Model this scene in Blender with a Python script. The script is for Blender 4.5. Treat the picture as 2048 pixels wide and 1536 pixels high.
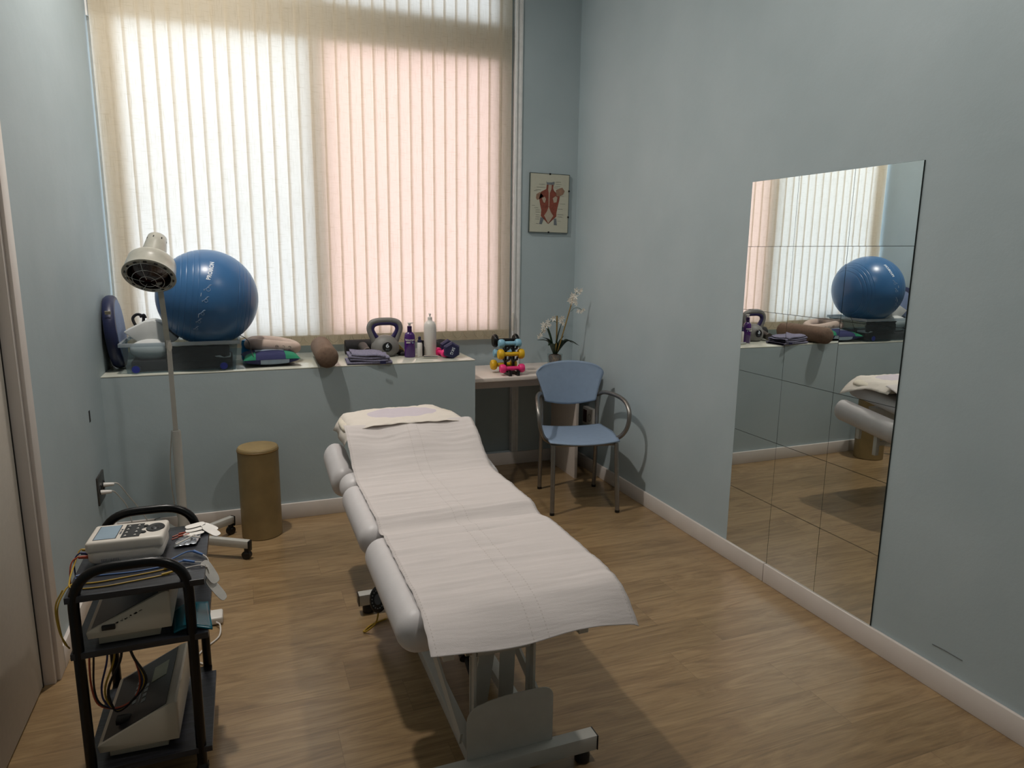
import bpy, bmesh, math, random
from math import sin, cos, pi, radians as R
from mathutils import Vector, Matrix
random.seed(7)
for o in list(bpy.data.objects): bpy.data.objects.remove(o)
SC = bpy.context.scene
COL = SC.collection

# ------------------------------------------------------------------ camera
cd = bpy.data.cameras.new('camera'); cam = bpy.data.objects.new('camera', cd); COL.objects.link(cam)
cd.sensor_width = 36.0; cd.lens = 1390.06 / 2048 * 36; cd.clip_start = 0.02
rt = Vector((0.93280, -0.36020, 0.01169)); up = Vector((0.05669, 0.17870, 0.98227)); fw = Vector((0.35590, 0.91560, -0.18712))
M = Matrix((rt, up, -fw)).transposed().to_4x4(); M.translation = (0, 0, 1.5567)
cam.matrix_world = M
SC.camera = cam

# ------------------------------------------------------------------ world, exposure, lamps
W = bpy.data.worlds.new('sky'); SC.world = W; W.use_nodes = True
wb = W.node_tree.nodes['Background']; wb.inputs[0].default_value = (0.88, 0.94, 1.03, 1); wb.inputs[1].default_value = 2.4
SC.view_settings.view_transform = 'Standard'; SC.view_settings.look = 'None'
SC.view_settings.exposure = 0.3; SC.view_settings.gamma = 1.0; SC.view_settings.use_curve_mapping = False
CEIL = 3.85
LAMPS = [(-0.22, 3.40, 36), (1.50, 1.50, 15)]
for i, (x, y, w) in enumerate(LAMPS):
    ld = bpy.data.lights.new('downlight_glow', 'AREA'); ld.shape = 'DISK'; ld.size = 0.13; ld.energy = w; ld.color = (1.0, 0.93, 0.86)
    ld.spread = R(165); lo = bpy.data.objects.new('downlight_glow', ld); COL.objects.link(lo); lo.location = (x, y, CEIL - 0.035)

# ------------------------------------------------------------------ room numbers (metres)
XL, XR = -0.7074, 2.2902
YL, ZL, XE = 4.0795, 0.8918, 1.3377      # window ledge: front face, top, right end
YB, YW = 4.6535, 4.703                   # right part of the back wall, recessed window wall
XP = 1.857                               # where the recess ends
HB = 0.093
YR = -1.7

# ------------------------------------------------------------------ materials
def lin(c):
    if isinstance(c, str):
        c = [int(c[i:i+2], 16) / 255 for i in (0, 2, 4)]
    return tuple(((v / 12.92) if v <= .04045 else ((v + .055) / 1.055) ** 2.4) for v in c) + (1,)
class NT:
    def __init__(s, name):
        s.m = bpy.data.materials.new(name); s.m.use_nodes = True; s.t = s.m.node_tree; s.b = s.t.nodes['Principled BSDF']; s.o = s.t.nodes['Material Output']
    def n(s, typ, **k):
        nd = s.t.nodes.new(typ)
        for a, v in k.items():
            if a == 'i':
                for kk, vv in v.items():
                    if isinstance(vv, bpy.types.NodeSocket): s.t.links.new(vv, nd.inputs[kk])
                    else: nd.inputs[kk].default_value = vv
            else: setattr(nd, a, v)
        return nd
    def l(s, a, b): s.t.links.new(a, b)
    def math(s, op, a, b=0.0, c=0.0):
        return s.n('ShaderNodeMath', operation=op, i={0: a, 1: b, 2: c}).outputs[0]
    def mix(s, f, a, b):
        nd = s.n('ShaderNodeMix', data_type='RGBA')
        for k, v in ((0, f), (6, a), (7, b)):
            if isinstance(v, bpy.types.NodeSocket): s.l(v, nd.inputs[k])
            else: nd.inputs[k].default_value = v
        return nd.outputs[2]
    def ramp(s, f, *st):
        r = s.n('ShaderNodeValToRGB', i={0: f}); e = r.color_ramp.elements
        e[0].position, e[0].color = st[0][0], st[0][1]; e[1].position, e[1].color = st[-1][0], st[-1][1]
        for p, c in st[1:-1]:
            q = e.new(p); q.color = c
        return r.outputs[0]
    def noise(s, scale, detail=2, vec=None, rough=.5):
        nd = s.n('ShaderNodeTexNoise', i={'Scale': scale, 'Detail': detail, 'Roughness': rough})
        if vec: s.l(vec, nd.inputs['Vector'])
        return nd.outputs[0]
    def coord(s, scale=(1, 1, 1), what='Object', rot=(0, 0, 0)):
        c = s.n('ShaderNodeTexCoord'); mp = s.n('ShaderNodeMapping', i={'Scale': scale, 'Rotation': rot}); s.l(c.outputs[what], mp.inputs[0]); return mp.outputs[0]
    def bump(s, h, strength=.2, dist=.01):
        b = s.n('ShaderNodeBump', i={'Height': h, 'Strength': strength, 'Distance': dist}); s.l(b.outputs[0], s.b.inputs['Normal'])
def mat(name, col, rough=.5, metal=0, var=.06, nscale=30, bump=0.0, bscale=200, spec=.5, coat=0, vec=None, sss=0):
    m = NT(name); c = lin(col)
    v = m.coord()
    n = m.noise(nscale, 3, v)
    lo = tuple(x * (1 - var) for x in c[:3]) + (1,); hi = tuple(min(1, x * (1 + var)) for x in c[:3]) + (1,)
    m.l(m.ramp(n, (.3, lo), (.7, hi)), m.b.inputs['Base Color'])
    m.b.inputs['Roughness'].default_value = rough; m.b.inputs['Metallic'].default_value = metal
    m.b.inputs['Specular IOR Level'].default_value = spec; m.b.inputs['Coat Weight'].default_value = coat
    if bump: m.bump(m.noise(bscale, 2, v), bump, .002)
    return m.m
def mat_wall():
    m = NT('wall_paint'); v = m.coord()
    n = m.noise(2.2, 4, v)
    m.l(m.ramp(n, (.3, lin('a4b2b6')), (.7, lin('acb9bd'))), m.b.inputs['Base Color'])
    m.b.inputs['Roughness'].default_value = .62; m.b.inputs['Specular IOR Level'].default_value = .35
    h = m.math('ADD', m.noise(9, 3, v), m.math('MULTIPLY', m.noise(160, 2, v), .12))
    m.bump(h, .10, .02); return m.m
def mat_floor():
    m = NT('oak_laminate'); tc = m.n('ShaderNodeTexCoord'); sp = m.n('ShaderNodeSeparateXYZ'); m.l(tc.outputs['Object'], sp.inputs[0])
    X, Y = sp.outputs[0], sp.outputs[1]
    row = m.math('FLOOR', m.math('DIVIDE', Y, .192)); fy = m.math('FRACT', m.math('DIVIDE', Y, .192))
    wn = m.n('ShaderNodeTexWhiteNoise', noise_dimensions='1D', i={'W': row}).outputs[0]
    xs = m.math('ADD', m.math('DIVIDE', X, 1.29), m.math('MULTIPLY', wn, 7.0))
    cx = m.math('FLOOR', xs); fx = m.math('FRACT', xs)
    cid = m.math('ADD', m.math('MULTIPLY', row, 13.37), m.math('MULTIPLY', cx, 3.11))
    w2 = m.n('ShaderNodeTexWhiteNoise', noise_dimensions='1D', i={'W': cid}).outputs[0]
    # grain
    cv = m.n('ShaderNodeCombineXYZ', i={0: m.math('MULTIPLY', X, 1.7), 1: m.math('MULTIPLY', Y, 10.0), 2: m.math('MULTIPLY', w2, 40.0)}).outputs[0]
    g1 = m.n('ShaderNodeTexNoise', i={'Vector': cv, 'Scale': 1.0, 'Detail': 6, 'Roughness': .62, 'Distortion': 2.6}).outputs[0]
    cv2 = m.n('ShaderNodeCombineXYZ', i={0: m.math('MULTIPLY', X, 6), 1: m.math('MULTIPLY', Y, 120.0), 2: m.math('MULTIPLY', w2, 40.0)}).outputs[0]
    g2 = m.n('ShaderNodeTexNoise', i={'Vector': cv2, 'Scale': 1.0, 'Detail': 3, 'Roughness': .6}).outputs[0]
    base = m.ramp(g1, (.28, lin('7c6447')), (.44, lin('907654')), (.58, lin('9d835f')), (.78, lin('a98f6a')))
    fine = m.ramp(g2, (.35, (.82, .82, .82, 1)), (.65, (1.08, 1.08, 1.08, 1)))
    mul = m.n('ShaderNodeMix', data_type='RGBA', blend_type='MULTIPLY'); mul.inputs[0].default_value = .8
    m.l(base, mul.inputs[6]); m.l(fine, mul.inputs[7])
    tint = m.ramp(w2, (0, (.84, .83, .80, 1)), (1, (.99, .98, .97, 1)))
    mul2 = m.n('ShaderNodeMix', data_type='RGBA', blend_type='MULTIPLY'); mul2.inputs[0].default_value = 1
    m.l(mul.outputs[2], mul2.inputs[6]); m.l(tint, mul2.inputs[7])
    # seams
    ey = m.math('LESS_THAN', m.math('MINIMUM', fy, m.math('SUBTRACT', 1, fy)), .007)
    ex = m.math('LESS_THAN', m.math('MINIMUM', fx, m.math('SUBTRACT', 1, fx)), .0008)
    seam = m.math('MAXIMUM', ey, ex)
    m.l(m.mix(m.math('MULTIPLY', seam, .28), mul2.outputs[2], lin('3c2a18')), m.b.inputs['Base Color'])
    m.l(m.ramp(g1, (.3, (.36,) * 3 + (1,)), (.7, (.29,) * 3 + (1,))), m.b.inputs['Roughness'])
    m.b.inputs['Specular IOR Level'].default_value = .5; m.b.inputs['Coat Weight'].default_value = .35; m.b.inputs['Coat Roughness'].default_value = .24
    m.bump(m.math('SUBTRACT', m.math('MULTIPLY', g2, .3), seam), .12, .002)
    return m.m
def mat_blind():
    m = NT('blind_fabric'); v1 = m.coord((14, 14, 260), rot=(0, R(3), 0)); v2 = m.coord((290, 290, 10))
    a = m.noise(1, 3, v1); b = m.noise(1, 3, v2)
    h = m.ramp(a, (.56, (0,) * 3 + (1,)), (.74, (1,) * 3 + (1,))); g = m.ramp(b, (.56, (0,) * 3 + (1,)), (.74, (1,) * 3 + (1,)))
    th = m.math('MAXIMUM', h, g)
    dif = m.n('ShaderNodeBsdfDiffuse', i={'Color': m.mix(th, lin('d6ccb6'), lin('c4b89e'))})
    trn = m.n('ShaderNodeBsdfTranslucent', i={'Color': m.mix(m.math('MULTIPLY', th, .42), lin('f8f0e7'), lin('c9bca2'))})
    mx = m.n('ShaderNodeMixShader', i={0: .47}); m.l(dif.outputs[0], mx.inputs[1]); m.l(trn.outputs[0], mx.inputs[2])
    m.l(mx.outputs[0], m.o.inputs[0]); return m.m
def mat_pane(name, col):
    m = NT(name); n = m.noise(3, 2, m.coord())
    c = lin(col); c2 = tuple(x * .93 for x in c[:3]) + (1,)
    trn = m.n('ShaderNodeBsdfTranslucent', i={'Color': m.mix(n, c, c2)}); gl = m.n('ShaderNodeBsdfGlossy', i={'Roughness': .2})
    mx = m.n('ShaderNodeMixShader', i={0: .05}); m.l(trn.outputs[0], mx.inputs[1]); m.l(gl.outputs[0], mx.inputs[2]); m.l(mx.outputs[0], m.o.inputs[0]); return m.m
def mat_clear(name, tint='e6eef0', milky=.3, rough=.08):
    m = NT(name); n = m.noise(18, 3, m.coord())
    tr = m.n('ShaderNodeBsdfTransparent', i={'Color': lin(tint)})
    pr = m.n('ShaderNodeBsdfPrincipled', i={'Base Color': lin('dfe6ea'), 'Roughness': rough})
    f = m.math('ADD', m.math('MULTIPLY', n, milky * .3), milky * .85)
    mx = m.n('ShaderNodeMixShader', i={0: f}); m.l(tr.outputs[0], mx.inputs[1]); m.l(pr.outputs[0], mx.inputs[2]); m.l(mx.outputs[0], m.o.inputs[0]); return m.m
def mat_paper(ellipse=False):
    m = NT('couch_paper'); tc = m.n('ShaderNodeTexCoord'); sp = m.n('ShaderNodeSeparateXYZ'); m.l(tc.outputs['Object'], sp.inputs[0])
    X, Y, Z = sp.outputs
    col = m.mix(m.noise(6, 2, tc.outputs['Object']), lin('d3cbc8'), lin('cdc6c3'))
    dots = None
    for xo in (-.285, -.022, .022, .285):
        d = m.math('LESS_THAN', m.math('ABSOLUTE', m.math('SUBTRACT', X, xo)), .0016)
        dots = d if dots is None else m.math('MAXIMUM', dots, d)
    dash = m.math('LESS_THAN', m.math('FRACT', m.math('MULTIPLY', m.math('ADD', Y, Z), 70)), .5)
    dots = m.math('MULTIPLY', dots, dash)
    col = m.mix(m.math('MULTIPLY', dots, .28), col, lin('8d8076'))
    if ellipse:
        e = m.math('ADD', m.math('POWER', m.math('DIVIDE', m.math('ADD', X, .0), .165), 2), m.math('POWER', m.math('DIVIDE', m.math('SUBTRACT', Y, .03), .10), 2))
        f = m.math('LESS_THAN', e, 1.0)
        col = m.mix(f, m.mix(.5, col, lin('e0d7c6')), lin('c6bdc4'))
    m.l(col, m.b.inputs['Base Color']); m.b.inputs['Roughness'].default_value = .85; m.b.inputs['Specular IOR Level'].default_value = .2
    v = m.coord((4, 30, 30), rot=(0, 0, R(4)))
    m.bump(m.math('ADD', m.math('MULTIPLY', m.noise(1, 4, v), 1.0), m.math('MULTIPLY', m.noise(500, 1, tc.outputs['Object']), .08)), .16, .02)
    return m.m
def mat_wear(name, col, stain, scale=40, th=.62, rough=.45):
    m = NT(name); n = m.noise(scale, 5, m.coord(), .7)
    m.l(m.ramp(n, (th, lin(col)), (th + .05, lin(stain))), m.b.inputs['Base Color']); m.b.inputs['Roughness'].default_value = rough; return m.m
def mat_blackwood():
    m = NT('black_ash_wood'); n = m.noise(1, 4, m.coord((6, 180, 60)))
    m.l(m.ramp(n, (.35, lin('1d1e22')), (.7, lin('34363e'))), m.b.inputs['Base Color']); m.b.inputs['Roughness'].default_value = .33; m.bump(n, .25, .001); return m.m

WALL = mat_wall(); FLOOR = mat_floor(); BLIND = mat_blind(); PAPER = mat_paper(); PAPER2 = mat_paper(True)
CEILM = mat('ceiling_white', 'ececec', .8); TRIM = mat('trim_white', 'd3cbc4', .42, nscale=8, var=.03); FRAMEW = mat('frame_white', 'dcdcda', .4)
LEDGE = mat('ledge_top', 'c9cabd', .16, nscale=6, var=.05, coat=.3)
DOORM = mat('door_laminate', 'c2bcb1', .55, nscale=60, var=.03, bump=.1, bscale=300); DARK = mat('dark_gap', '0b0a09', .8)
MIRROR = NT('mirror_glass'); MIRROR.b.inputs['Metallic'].default_value = 1; MIRROR.b.inputs['Roughness'].default_value = .0; MIRROR.l(MIRROR.ramp(MIRROR.noise(2), (0, (.83, .87, .86, 1)), (1, (.85, .885, .875, 1))), MIRROR.b.inputs['Base Color']); MIRROR = MIRROR.m
MEDGE = mat('mirror_edge', '2c3532', .3)
VINYL = mat('white_vinyl', 'cdc9c9', .42, bump=.12, bscale=450, var=.02); STEELW = mat('white_enamel', 'bfbdb6', .35, var=.03); BLK = mat('black_plastic', '0c0c0d', .4)
BLKM = mat('black_enamel', '050506', .3, spec=.35); CHROME = mat('chrome', 'c9c6c0', .15, 1); TUBE = mat('grey_tube', '8d8984', .32, .85)
BLUEP = mat('blue_grey_plastic', '879ab2', .45, bump=.15, bscale=600, var=.03); BALL = None
BEIGE = mat('tan_vinyl', '8f7a52', .5, bump=.3, bscale=25, nscale=9, var=.14); TABLEM = mat('white_melamine', 'd8cdc4', .4, var=.02)
CREAM = mat('cream_plastic', 'd8d2c8', .38, var=.02); CREAM2 = mat_wear('worn_cream_paint', 'bcb4a4', '4d463c', 55, .70); RUST = mat_wear('rusty_cream_paint', 'b5ad9c', '7a5224', 60, .64)
PANEL = mat('dark_panel', '26272a', .3); LCD = mat('lcd_glass', '8fa3b2', .15, nscale=10); LCDG = mat('green_lcd', '8b9078', .3)
WHITEP = mat('white_plastic', 'd9d5cf', .35, var=.02); BWOOD = mat_blackwood()
NAVY = mat('navy_vinyl', '1b2143', .4, bump=.2, bscale=60); NAVYF = mat('blue_grey_fabric', '7482a0', .8, bump=.2); WFOAM = mat('white_foam', 'c9cbc9', .8, nscale=14)
GREYP = mat('kettlebell_grey', '7a7874', .5, bump=.15, bscale=500); PURP = mat('dark_purple', '2b2253', .4)
PURB = mat('purple_bottle', '431765', .25, coat=.5); NAVYD = mat('navy_neoprene', '1d1d45', .6, bump=.2, bscale=400); PINK = mat('pink_neoprene', 'e8307a', .5, bump=.1)
YEL = mat('yellow_neoprene', 'd9ac10', .5, bump=.1); LBLU = mat('light_blue_neoprene', '7fb0c6', .5, bump=.1); BROWN = mat('brown_fabric', '6e594a', .85, bump=.3, bscale=300, nscale=60, var=.15)
TOWEL = mat('grey_towel', '77758a', .95, bump=.8, bscale=350, nscale=120, var=.25); BLKF = mat('black_fabric', '161517', .8, bump=.3)
PATCH1 = mat('patch_navy', '262a54', .85, bump=.2); PATCH2 = mat('patch_green', '1c7a58', .85, bump=.2); PATCH3 = mat('patch_grey_blue', '93a3b4', .85, bump=.2)
BEIF = mat('beige_fabric', 'b9a69a', .9, bump=.25, nscale=12, var=.1); CYAN = mat('cyan_plastic', '1b8ac4', .35)
TAN = mat('tan_strap', 'c0ab6a', .7); CLEAR = mat_clear('clear_plastic', 'e4ebee', .05, .12); RIMM = mat_clear('frosted_rim', 'dfe6ea', .32, .2); GLASS = mat_clear('clear_glass', 'f4f8f8', .07, .03)
LEAF = mat('leaf_green', '1f3320', .4, nscale=50, var=.3); STEM = mat('stem_ochre', '8a7138', .6, var=.2); STEMG = mat('stem_green', '4d5a36', .6); PETAL = mat('petal_white', 'f4ecdf', .7)
SOIL = mat('root_soil', '3a2a24', .95, bump=1.0, bscale=60, nscale=60, var=.5); ROOT = mat('root_tan', '96704a', .8)
REDC = mat('red_cable', 'a8452a', .45); YELC = mat('yellow_cable', 'b08f2a', .45); BLUC = mat('blue_cable', '4a6ea6', .45); DBLU = mat('dark_blue_cable', '18225a', .45); WHIC = mat('white_cable', 'cfcac2', .45); BLKC = mat('black_cable', '101012', .5)
TEAL = mat('teal_film', '0d6a7d', .25); SILV = mat('silver_wrap', 'a9adb3', .25, .8, bump=.8, bscale=50); PAPERC = mat('print_paper', 'bab9a8', .6, var=.02)
MUSC = mat('print_muscle', '7d3d2d', .6, nscale=90, var=.25); MUSC2 = mat('print_tendon', 'a89a88', .6); MUSC3 = mat('print_shoulder', '8a6a56', .6, var=.2); INK = mat('print_ink', '5f605c', .7); GREYINK = mat('print_grey', '6d7378', .7, nscale=80, var=.2)
PRINTW = mat('white_print', 'd6dde6', .5); PRINTB = mat('faded_print', '8fa6c4', .5); BULB = mat('dark_red_bulb', '2a1414', .15, coat=.5); LAMPW = mat('lamp_enamel', 'a09e93', .28, coat=.3)
PADW = mat('pad_white', 'efece6', .6)
PLATE = mat('grey_socket_plate', '4c4a46', .35, .5)
def mat_ball():
    m = NT('blue_ball_rubber'); v = m.coord()
    m.l(m.ramp(m.noise(5, 2, v), (.3, lin('345f8c')), (.7, lin('386694'))), m.b.inputs['Base Color'])
    m.b.inputs['Roughness'].default_value = .3; m.b.inputs['Specular IOR Level'].default_value = .45
    m.bump(m.noise(700, 1, v), .08, .001); return m.m
BALL = mat_ball()

# ------------------------------------------------------------------ mesh helpers
class MB:
    def __init__(s): s.v = []; s.f = []
    def add(s, vs, fs):
        o = len(s.v); s.v += [Vector(v) for v in vs]; s.f += [[i + o for i in f] for f in fs]; return s
    def box(s, x0, x1, y0, y1, z0, z1, mtx=None, bev=0, seg=2):
        bm = bmesh.new(); bmesh.ops.create_cube(bm, size=1)
        for v in bm.verts: v.co = Vector(((x0 + x1) / 2 + v.co.x * (x1 - x0), (y0 + y1) / 2 + v.co.y * (y1 - y0), (z0 + z1) / 2 + v.co.z * (z1 - z0)))
        if bev: bmesh.ops.bevel(bm, geom=bm.edges[:], offset=bev, segments=seg, profile=.5, affect='EDGES')
        bm.verts.ensure_lookup_table()
        s.add([(mtx @ v.co if mtx else v.co.copy()) for v in bm.verts], [[v.index for v in f.verts] for f in bm.faces]); bm.free(); return s
    def ring_loft(s, rings, cap=True, closed=False):
        n = len(rings[0]); vs = [p for r in rings for p in r]; fs = []
        m = len(rings)
        for i in range(m if closed else m - 1):
            a, b = i * n, ((i + 1) % m) * n
            for j in range(n): k = (j + 1) % n; fs.append([a + j, a + k, b + k, b + j])
        if cap and not closed: fs.append(list(range(n))[::-1]); fs.append([(m - 1) * n + j for j in range(n)])
        return s.add(vs, fs)
    def tube(s, pts, r, n=10, smooth=0, closed=False, flat=None):
        pts = [Vector(p) for p in pts]
        if smooth: pts = crom(pts, smooth, closed)
        m = len(pts); rr = r if isinstance(r, (list, tuple)) else None
        rings = []; prev = None
        for i, p in enumerate(pts):
            a = pts[(i - 1) % m] if (closed or i) else p; b = pts[(i + 1) % m] if (closed or i < m - 1) else p
            t = (b - a)
            if t.length < 1e-9: t = Vector((0, 0, 1))
            t.normalize()
            if prev is None:
                u = t.orthogonal().normalized()
                if flat is not None:
                    u = Vector(flat); u = (u - t * u.dot(t)).normalized()
            else:
                u = prev - t * prev.dot(t)
                u = u.normalized() if u.length > 1e-6 else t.orthogonal().normalized()
            prev = u; w = t.cross(u)
            if rr: q = rr[0] + (rr[-1] - rr[0]) * i / (m - 1) if len(rr) == 2 else rr[min(len(rr) - 1, int(round(i * (len(rr) - 1) / (m - 1))))]
            else: q = r
            rings.append([p + u * cos(2 * pi * k / n) * q + w * sin(2 * pi * k / n) * q for k in range(n)])
        return s.ring_loft(rings, True, closed)
    def strip(s, pts, w, t, up=(0, 0, 1), smooth=0):
        """flat band of width w (across, along the side vector) and thickness t following pts"""
        pts = [Vector(p) for p in pts]
        if smooth: pts = crom(pts, smooth)
        rings = []; m = len(pts); up = Vector(up)
        for i, p in enumerate(pts):
            tt = (pts[min(m - 1, i + 1)] - pts[max(0, i - 1)]).normalized()
            sd = tt.cross(up).normalized(); nn = sd.cross(tt).normalized()
            ww = w[min(len(w) - 1, int(round(i * (len(w) - 1) / (m - 1))))] if isinstance(w, (list, tuple)) else w
            rings.append([p + sd * ww / 2 + nn * t / 2, p - sd * ww / 2 + nn * t / 2, p - sd * ww / 2 - nn * t / 2, p + sd * ww / 2 - nn * t / 2])
        return s.ring_loft(rings)
    def lathe(s, prof, mtx=None, n=32, cap=True, sx=1, sy=1):
        rings = [[Vector((cos(2 * pi * k / n) * r * sx, sin(2 * pi * k / n) * r * sy, z)) for k in range(n)] for r, z in prof]
        if mtx: rings = [[mtx @ p for p in q] for q in rings]
        return s.ring_loft(rings, cap)
    def prism(s, pts, d, mtx=None, bev=0):
        """outline pts (x,y) extruded 0..d in z"""
        n = len(pts); bm = bmesh.new()
        a = [bm.verts.new((x, y, 0)) for x, y in pts]; f = bm.faces.new(a)
        r = bmesh.ops.extrude_face_region(bm, geom=[f])
        for g in r['geom']:
            if isinstance(g, bmesh.types.BMVert): g.co.z += d
        bmesh.ops.recalc_face_normals(bm, faces=bm.faces[:])
        if bev: bmesh.ops.bevel(bm, geom=bm.edges[:], offset=bev, segments=2, profile=.5, affect='EDGES')
        bm.verts.ensure_lookup_table(); bm.verts.index_update()
        s.add([(mtx @ v.co if mtx else v.co.copy()) for v in bm.verts], [[v.index for v in q.verts] for q in bm.faces]); bm.free(); return s
    def grid(s, fn, nu, nv, closed_u=False):
        vs = [fn(i / (nu if closed_u else nu - 1), j / (nv - 1)) for i in range(nu) for j in range(nv)]; fs = []
        for i in range(nu if closed_u else nu - 1):
            for j in range(nv - 1):
                a = i * nv + j; b = ((i + 1) % nu) * nv + j; fs.append([a, b, b + 1, a + 1])
        return s.add(vs, fs)
    def ball(s, c, rx, ry=None, rz=None, n=20, mtx=None):
        ry = ry or rx; rz = rz or rx; c = Vector(c)
        prof = [(max(1e-4, sin(pi * i / n)), -cos(pi * i / n)) for i in range(n + 1)]
        rings = [[Vector((cos(2 * pi * k / (2 * n)) * r * rx, sin(2 * pi * k / (2 * n)) * r * ry, z * rz)) for k in range(2 * n)] for r, z in prof]
        if mtx: rings = [[mtx @ p for p in q] for q in rings]
        return s.ring_loft([[p + c for p in q] for q in rings])
    def build(s, name, m, parent=None, smooth=True, angle=40, solid=0, subsurf=0, origin=None):
        me = bpy.data.meshes.new(name)
        off = Vector(origin) if origin is not None else Vector((0, 0, 0))
        if parent is not None and origin is None: off = parent.get('_o') and Vector(parent['_o']) or Vector((0, 0, 0))
        me.from_pydata([tuple(v - off) for v in s.v], [], s.f); me.validate(); me.update()
        bm = bmesh.new(); bm.from_mesh(me); bmesh.ops.recalc_face_normals(bm, faces=bm.faces[:]); bm.to_mesh(me); bm.free()
        o = bpy.data.objects.new(name, me); COL.objects.link(o); me.materials.append(m)
        if parent is not None:
            o.parent = parent
            if parent.type != 'EMPTY' and origin is None: off = Vector((0, 0, 0))
            o['_o'] = (0.0, 0.0, 0.0)
            if parent.get('_o') is not None: o['_o'] = list(parent['_o'])
        else:
            o.location = off; o['_o'] = list(off)
        if smooth:
            me.shade_smooth()
            if angle: me.set_sharp_from_angle(angle=R(angle))
        if solid:
            md = o.modifiers.new('solid', 'SOLIDIFY'); md.thickness = solid; md.offset = 0
        if subsurf:
            md = o.modifiers.new('sub', 'SUBSURF'); md.levels = md.render_levels = subsurf
        return o
def crom(p, k, closed=False):
    out = []; n = len(p)
    rng = n if closed else n - 1
    for i in range(rng):
        if closed: a, b, c, d = p[(i - 1) % n], p[i], p[(i + 1) % n], p[(i + 2) % n]
        else: b, c = p[i], p[i + 1]; a = p[i - 1] if i else b * 2 - c; d = p[i + 2] if i + 2 < n else c * 2 - b
        for j in range(k):
            t = j / k
            out.append(.5 * ((2 * b) + (c - a) * t + (2 * a - 5 * b + 4 * c - d) * t * t + (3 * b - a - 3 * c + d) * t ** 3))
    if not closed: out.append(p[-1].copy())
    return out
def fillet(pts, r, k=6):
    """round the inner corners of a polyline"""
    pts = [Vector(p) for p in pts]; out = [pts[0]]
    for i in range(1, len(pts) - 1):
        a = (pts[i - 1] - pts[i]); b = (pts[i + 1] - pts[i]); rr = min(r, a.length * .5, b.length * .5)
        p0 = pts[i] + a.normalized() * rr; p1 = pts[i] + b.normalized() * rr
        for j in range(k + 1):
            t = j / k; out.append(p0 * (1 - t) ** 2 + pts[i] * 2 * t * (1 - t) + p1 * t * t)
    out.append(pts[-1]); return out
def tag(o, label=None, cat=None, group=None, kind=None):
    if label: o['label'] = label
    if cat: o['category'] = cat
    if group: o['group'] = group
    if kind: o['kind'] = kind
    return o
def thing(name, loc, label, cat, group=None, rz=0):
    """an Empty at the base. With rz=0 parts are given in world coordinates, else in local ones"""
    o = bpy.data.objects.new(name, None); COL.objects.link(o); o.location = loc; o.rotation_euler = (0, 0, rz or 0); o.empty_display_size = .05
    o['_o'] = [0.0, 0.0, 0.0] if rz or rz is None else list(loc)
    return tag(o, label, cat, group)
def copy_tree(o, parent=None):
    c = o.copy(); COL.objects.link(c)
    if parent is not None: c.parent = parent
    for ch in [x for x in bpy.data.objects if x.parent == o]: copy_tree(ch, c)
    return c
def struct(name, mb, m, **k):
    o = mb.build(name, m, **k); o['kind'] = 'structure'; return o
def text_mb(body, size, ext=.0006, fn=None, bold=0):
    cu = bpy.data.curves.new('t', 'FONT'); cu.body = body; cu.size = size; cu.extrude = ext; cu.align_x = 'CENTER'; cu.align_y = 'CENTER'; cu.offset = bold; cu.resolution_u = 3
    ob = bpy.data.objects.new('t', cu); COL.objects.link(ob); dg = bpy.context.evaluated_depsgraph_get(); dg.update()
    me = bpy.data.meshes.new_from_object(ob.evaluated_get(dg)); mb = MB()
    mb.add([(fn(v.co) if fn else v.co) for v in me.vertices], [list(p.vertices) for p in me.polygons])
    bpy.data.objects.remove(ob); bpy.data.meshes.remove(me); return mb
def TR(x, y, z): return Matrix.Translation((x, y, z))
def RX(a): return Matrix.Rotation(R(a), 4, 'X')
def RY(a): return Matrix.Rotation(R(a), 4, 'Y')
def RZ(a): return Matrix.Rotation(R(a), 4, 'Z')
def along(p, d):
    """matrix putting local +z along d at p"""
    q = Vector(d).to_track_quat('Z', 'Y').to_matrix().to_4x4(); return Matrix.Translation(p) @ q

# ================================================================== ROOM SHELL
struct('floor', MB().box(XL - .1, XR + .1, YR - .1, YW + .1, -.06, 0), FLOOR, smooth=False)
struct('ceiling', MB().box(XL - .1, XR + .1, YR - .1, YW + .2, CEIL, CEIL + .1), CEILM, smooth=False)
struct('wall_right', MB().box(XR, XR + .1, YR, YW + .1, 0, CEIL), WALL, smooth=False)
DY0, DY1, DZ = 1.92, 2.727, 2.045         # door opening in the left wall
struct('wall_left', MB().box(XL - .12, XL, DY1, YW + .1, 0, CEIL).box(XL - .12, XL, YR, DY0, 0, CEIL).box(XL - .12, XL, DY0, DY1, DZ, CEIL), WALL, smooth=False)
struct('wall_rear', MB().box(XL - .1, XR + .1, YR - .1, YR, 0, CEIL), WALL, smooth=False)
# back wall: pier at the right, recessed wall with the window opening at the left
WX0, WX1, WZ0, WZ1 = XL - .035, 1.73, .965, 3.34
mb = MB().box(XP, XR, YB, YW + .1, 0, CEIL)
mb.box(XL, XP, YW, YW + .1, 0, WZ0).box(XL, XP, YW, YW + .1, WZ1, CEIL).box(WX1, XP, YW, YW + .1, WZ0, WZ1)
mb.box(XE, XP, YB, YW, 0, HB)
struct('wall_back', mb, WALL, smooth=False)
struct('wall_ledge', MB().box(XL, XE, YL, YW, 0, ZL - .006), WALL, smooth=False)
struct('trim_1', MB().box(XL, XE + .001, YL - .001, YW, ZL - .006, ZL, bev=.002), LEDGE)
struct('trim_2', MB().box(XP - .048, XP + .0015, YB - .004, YW, HB, CEIL, bev=.002).box(XP - .040, XP - .034, YB - .009, YB, HB, CEIL, bev=.001).box(XP - .018, XP + .0015, YB - .008, YB, HB, CEIL, bev=.002), FRAMEW)
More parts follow.
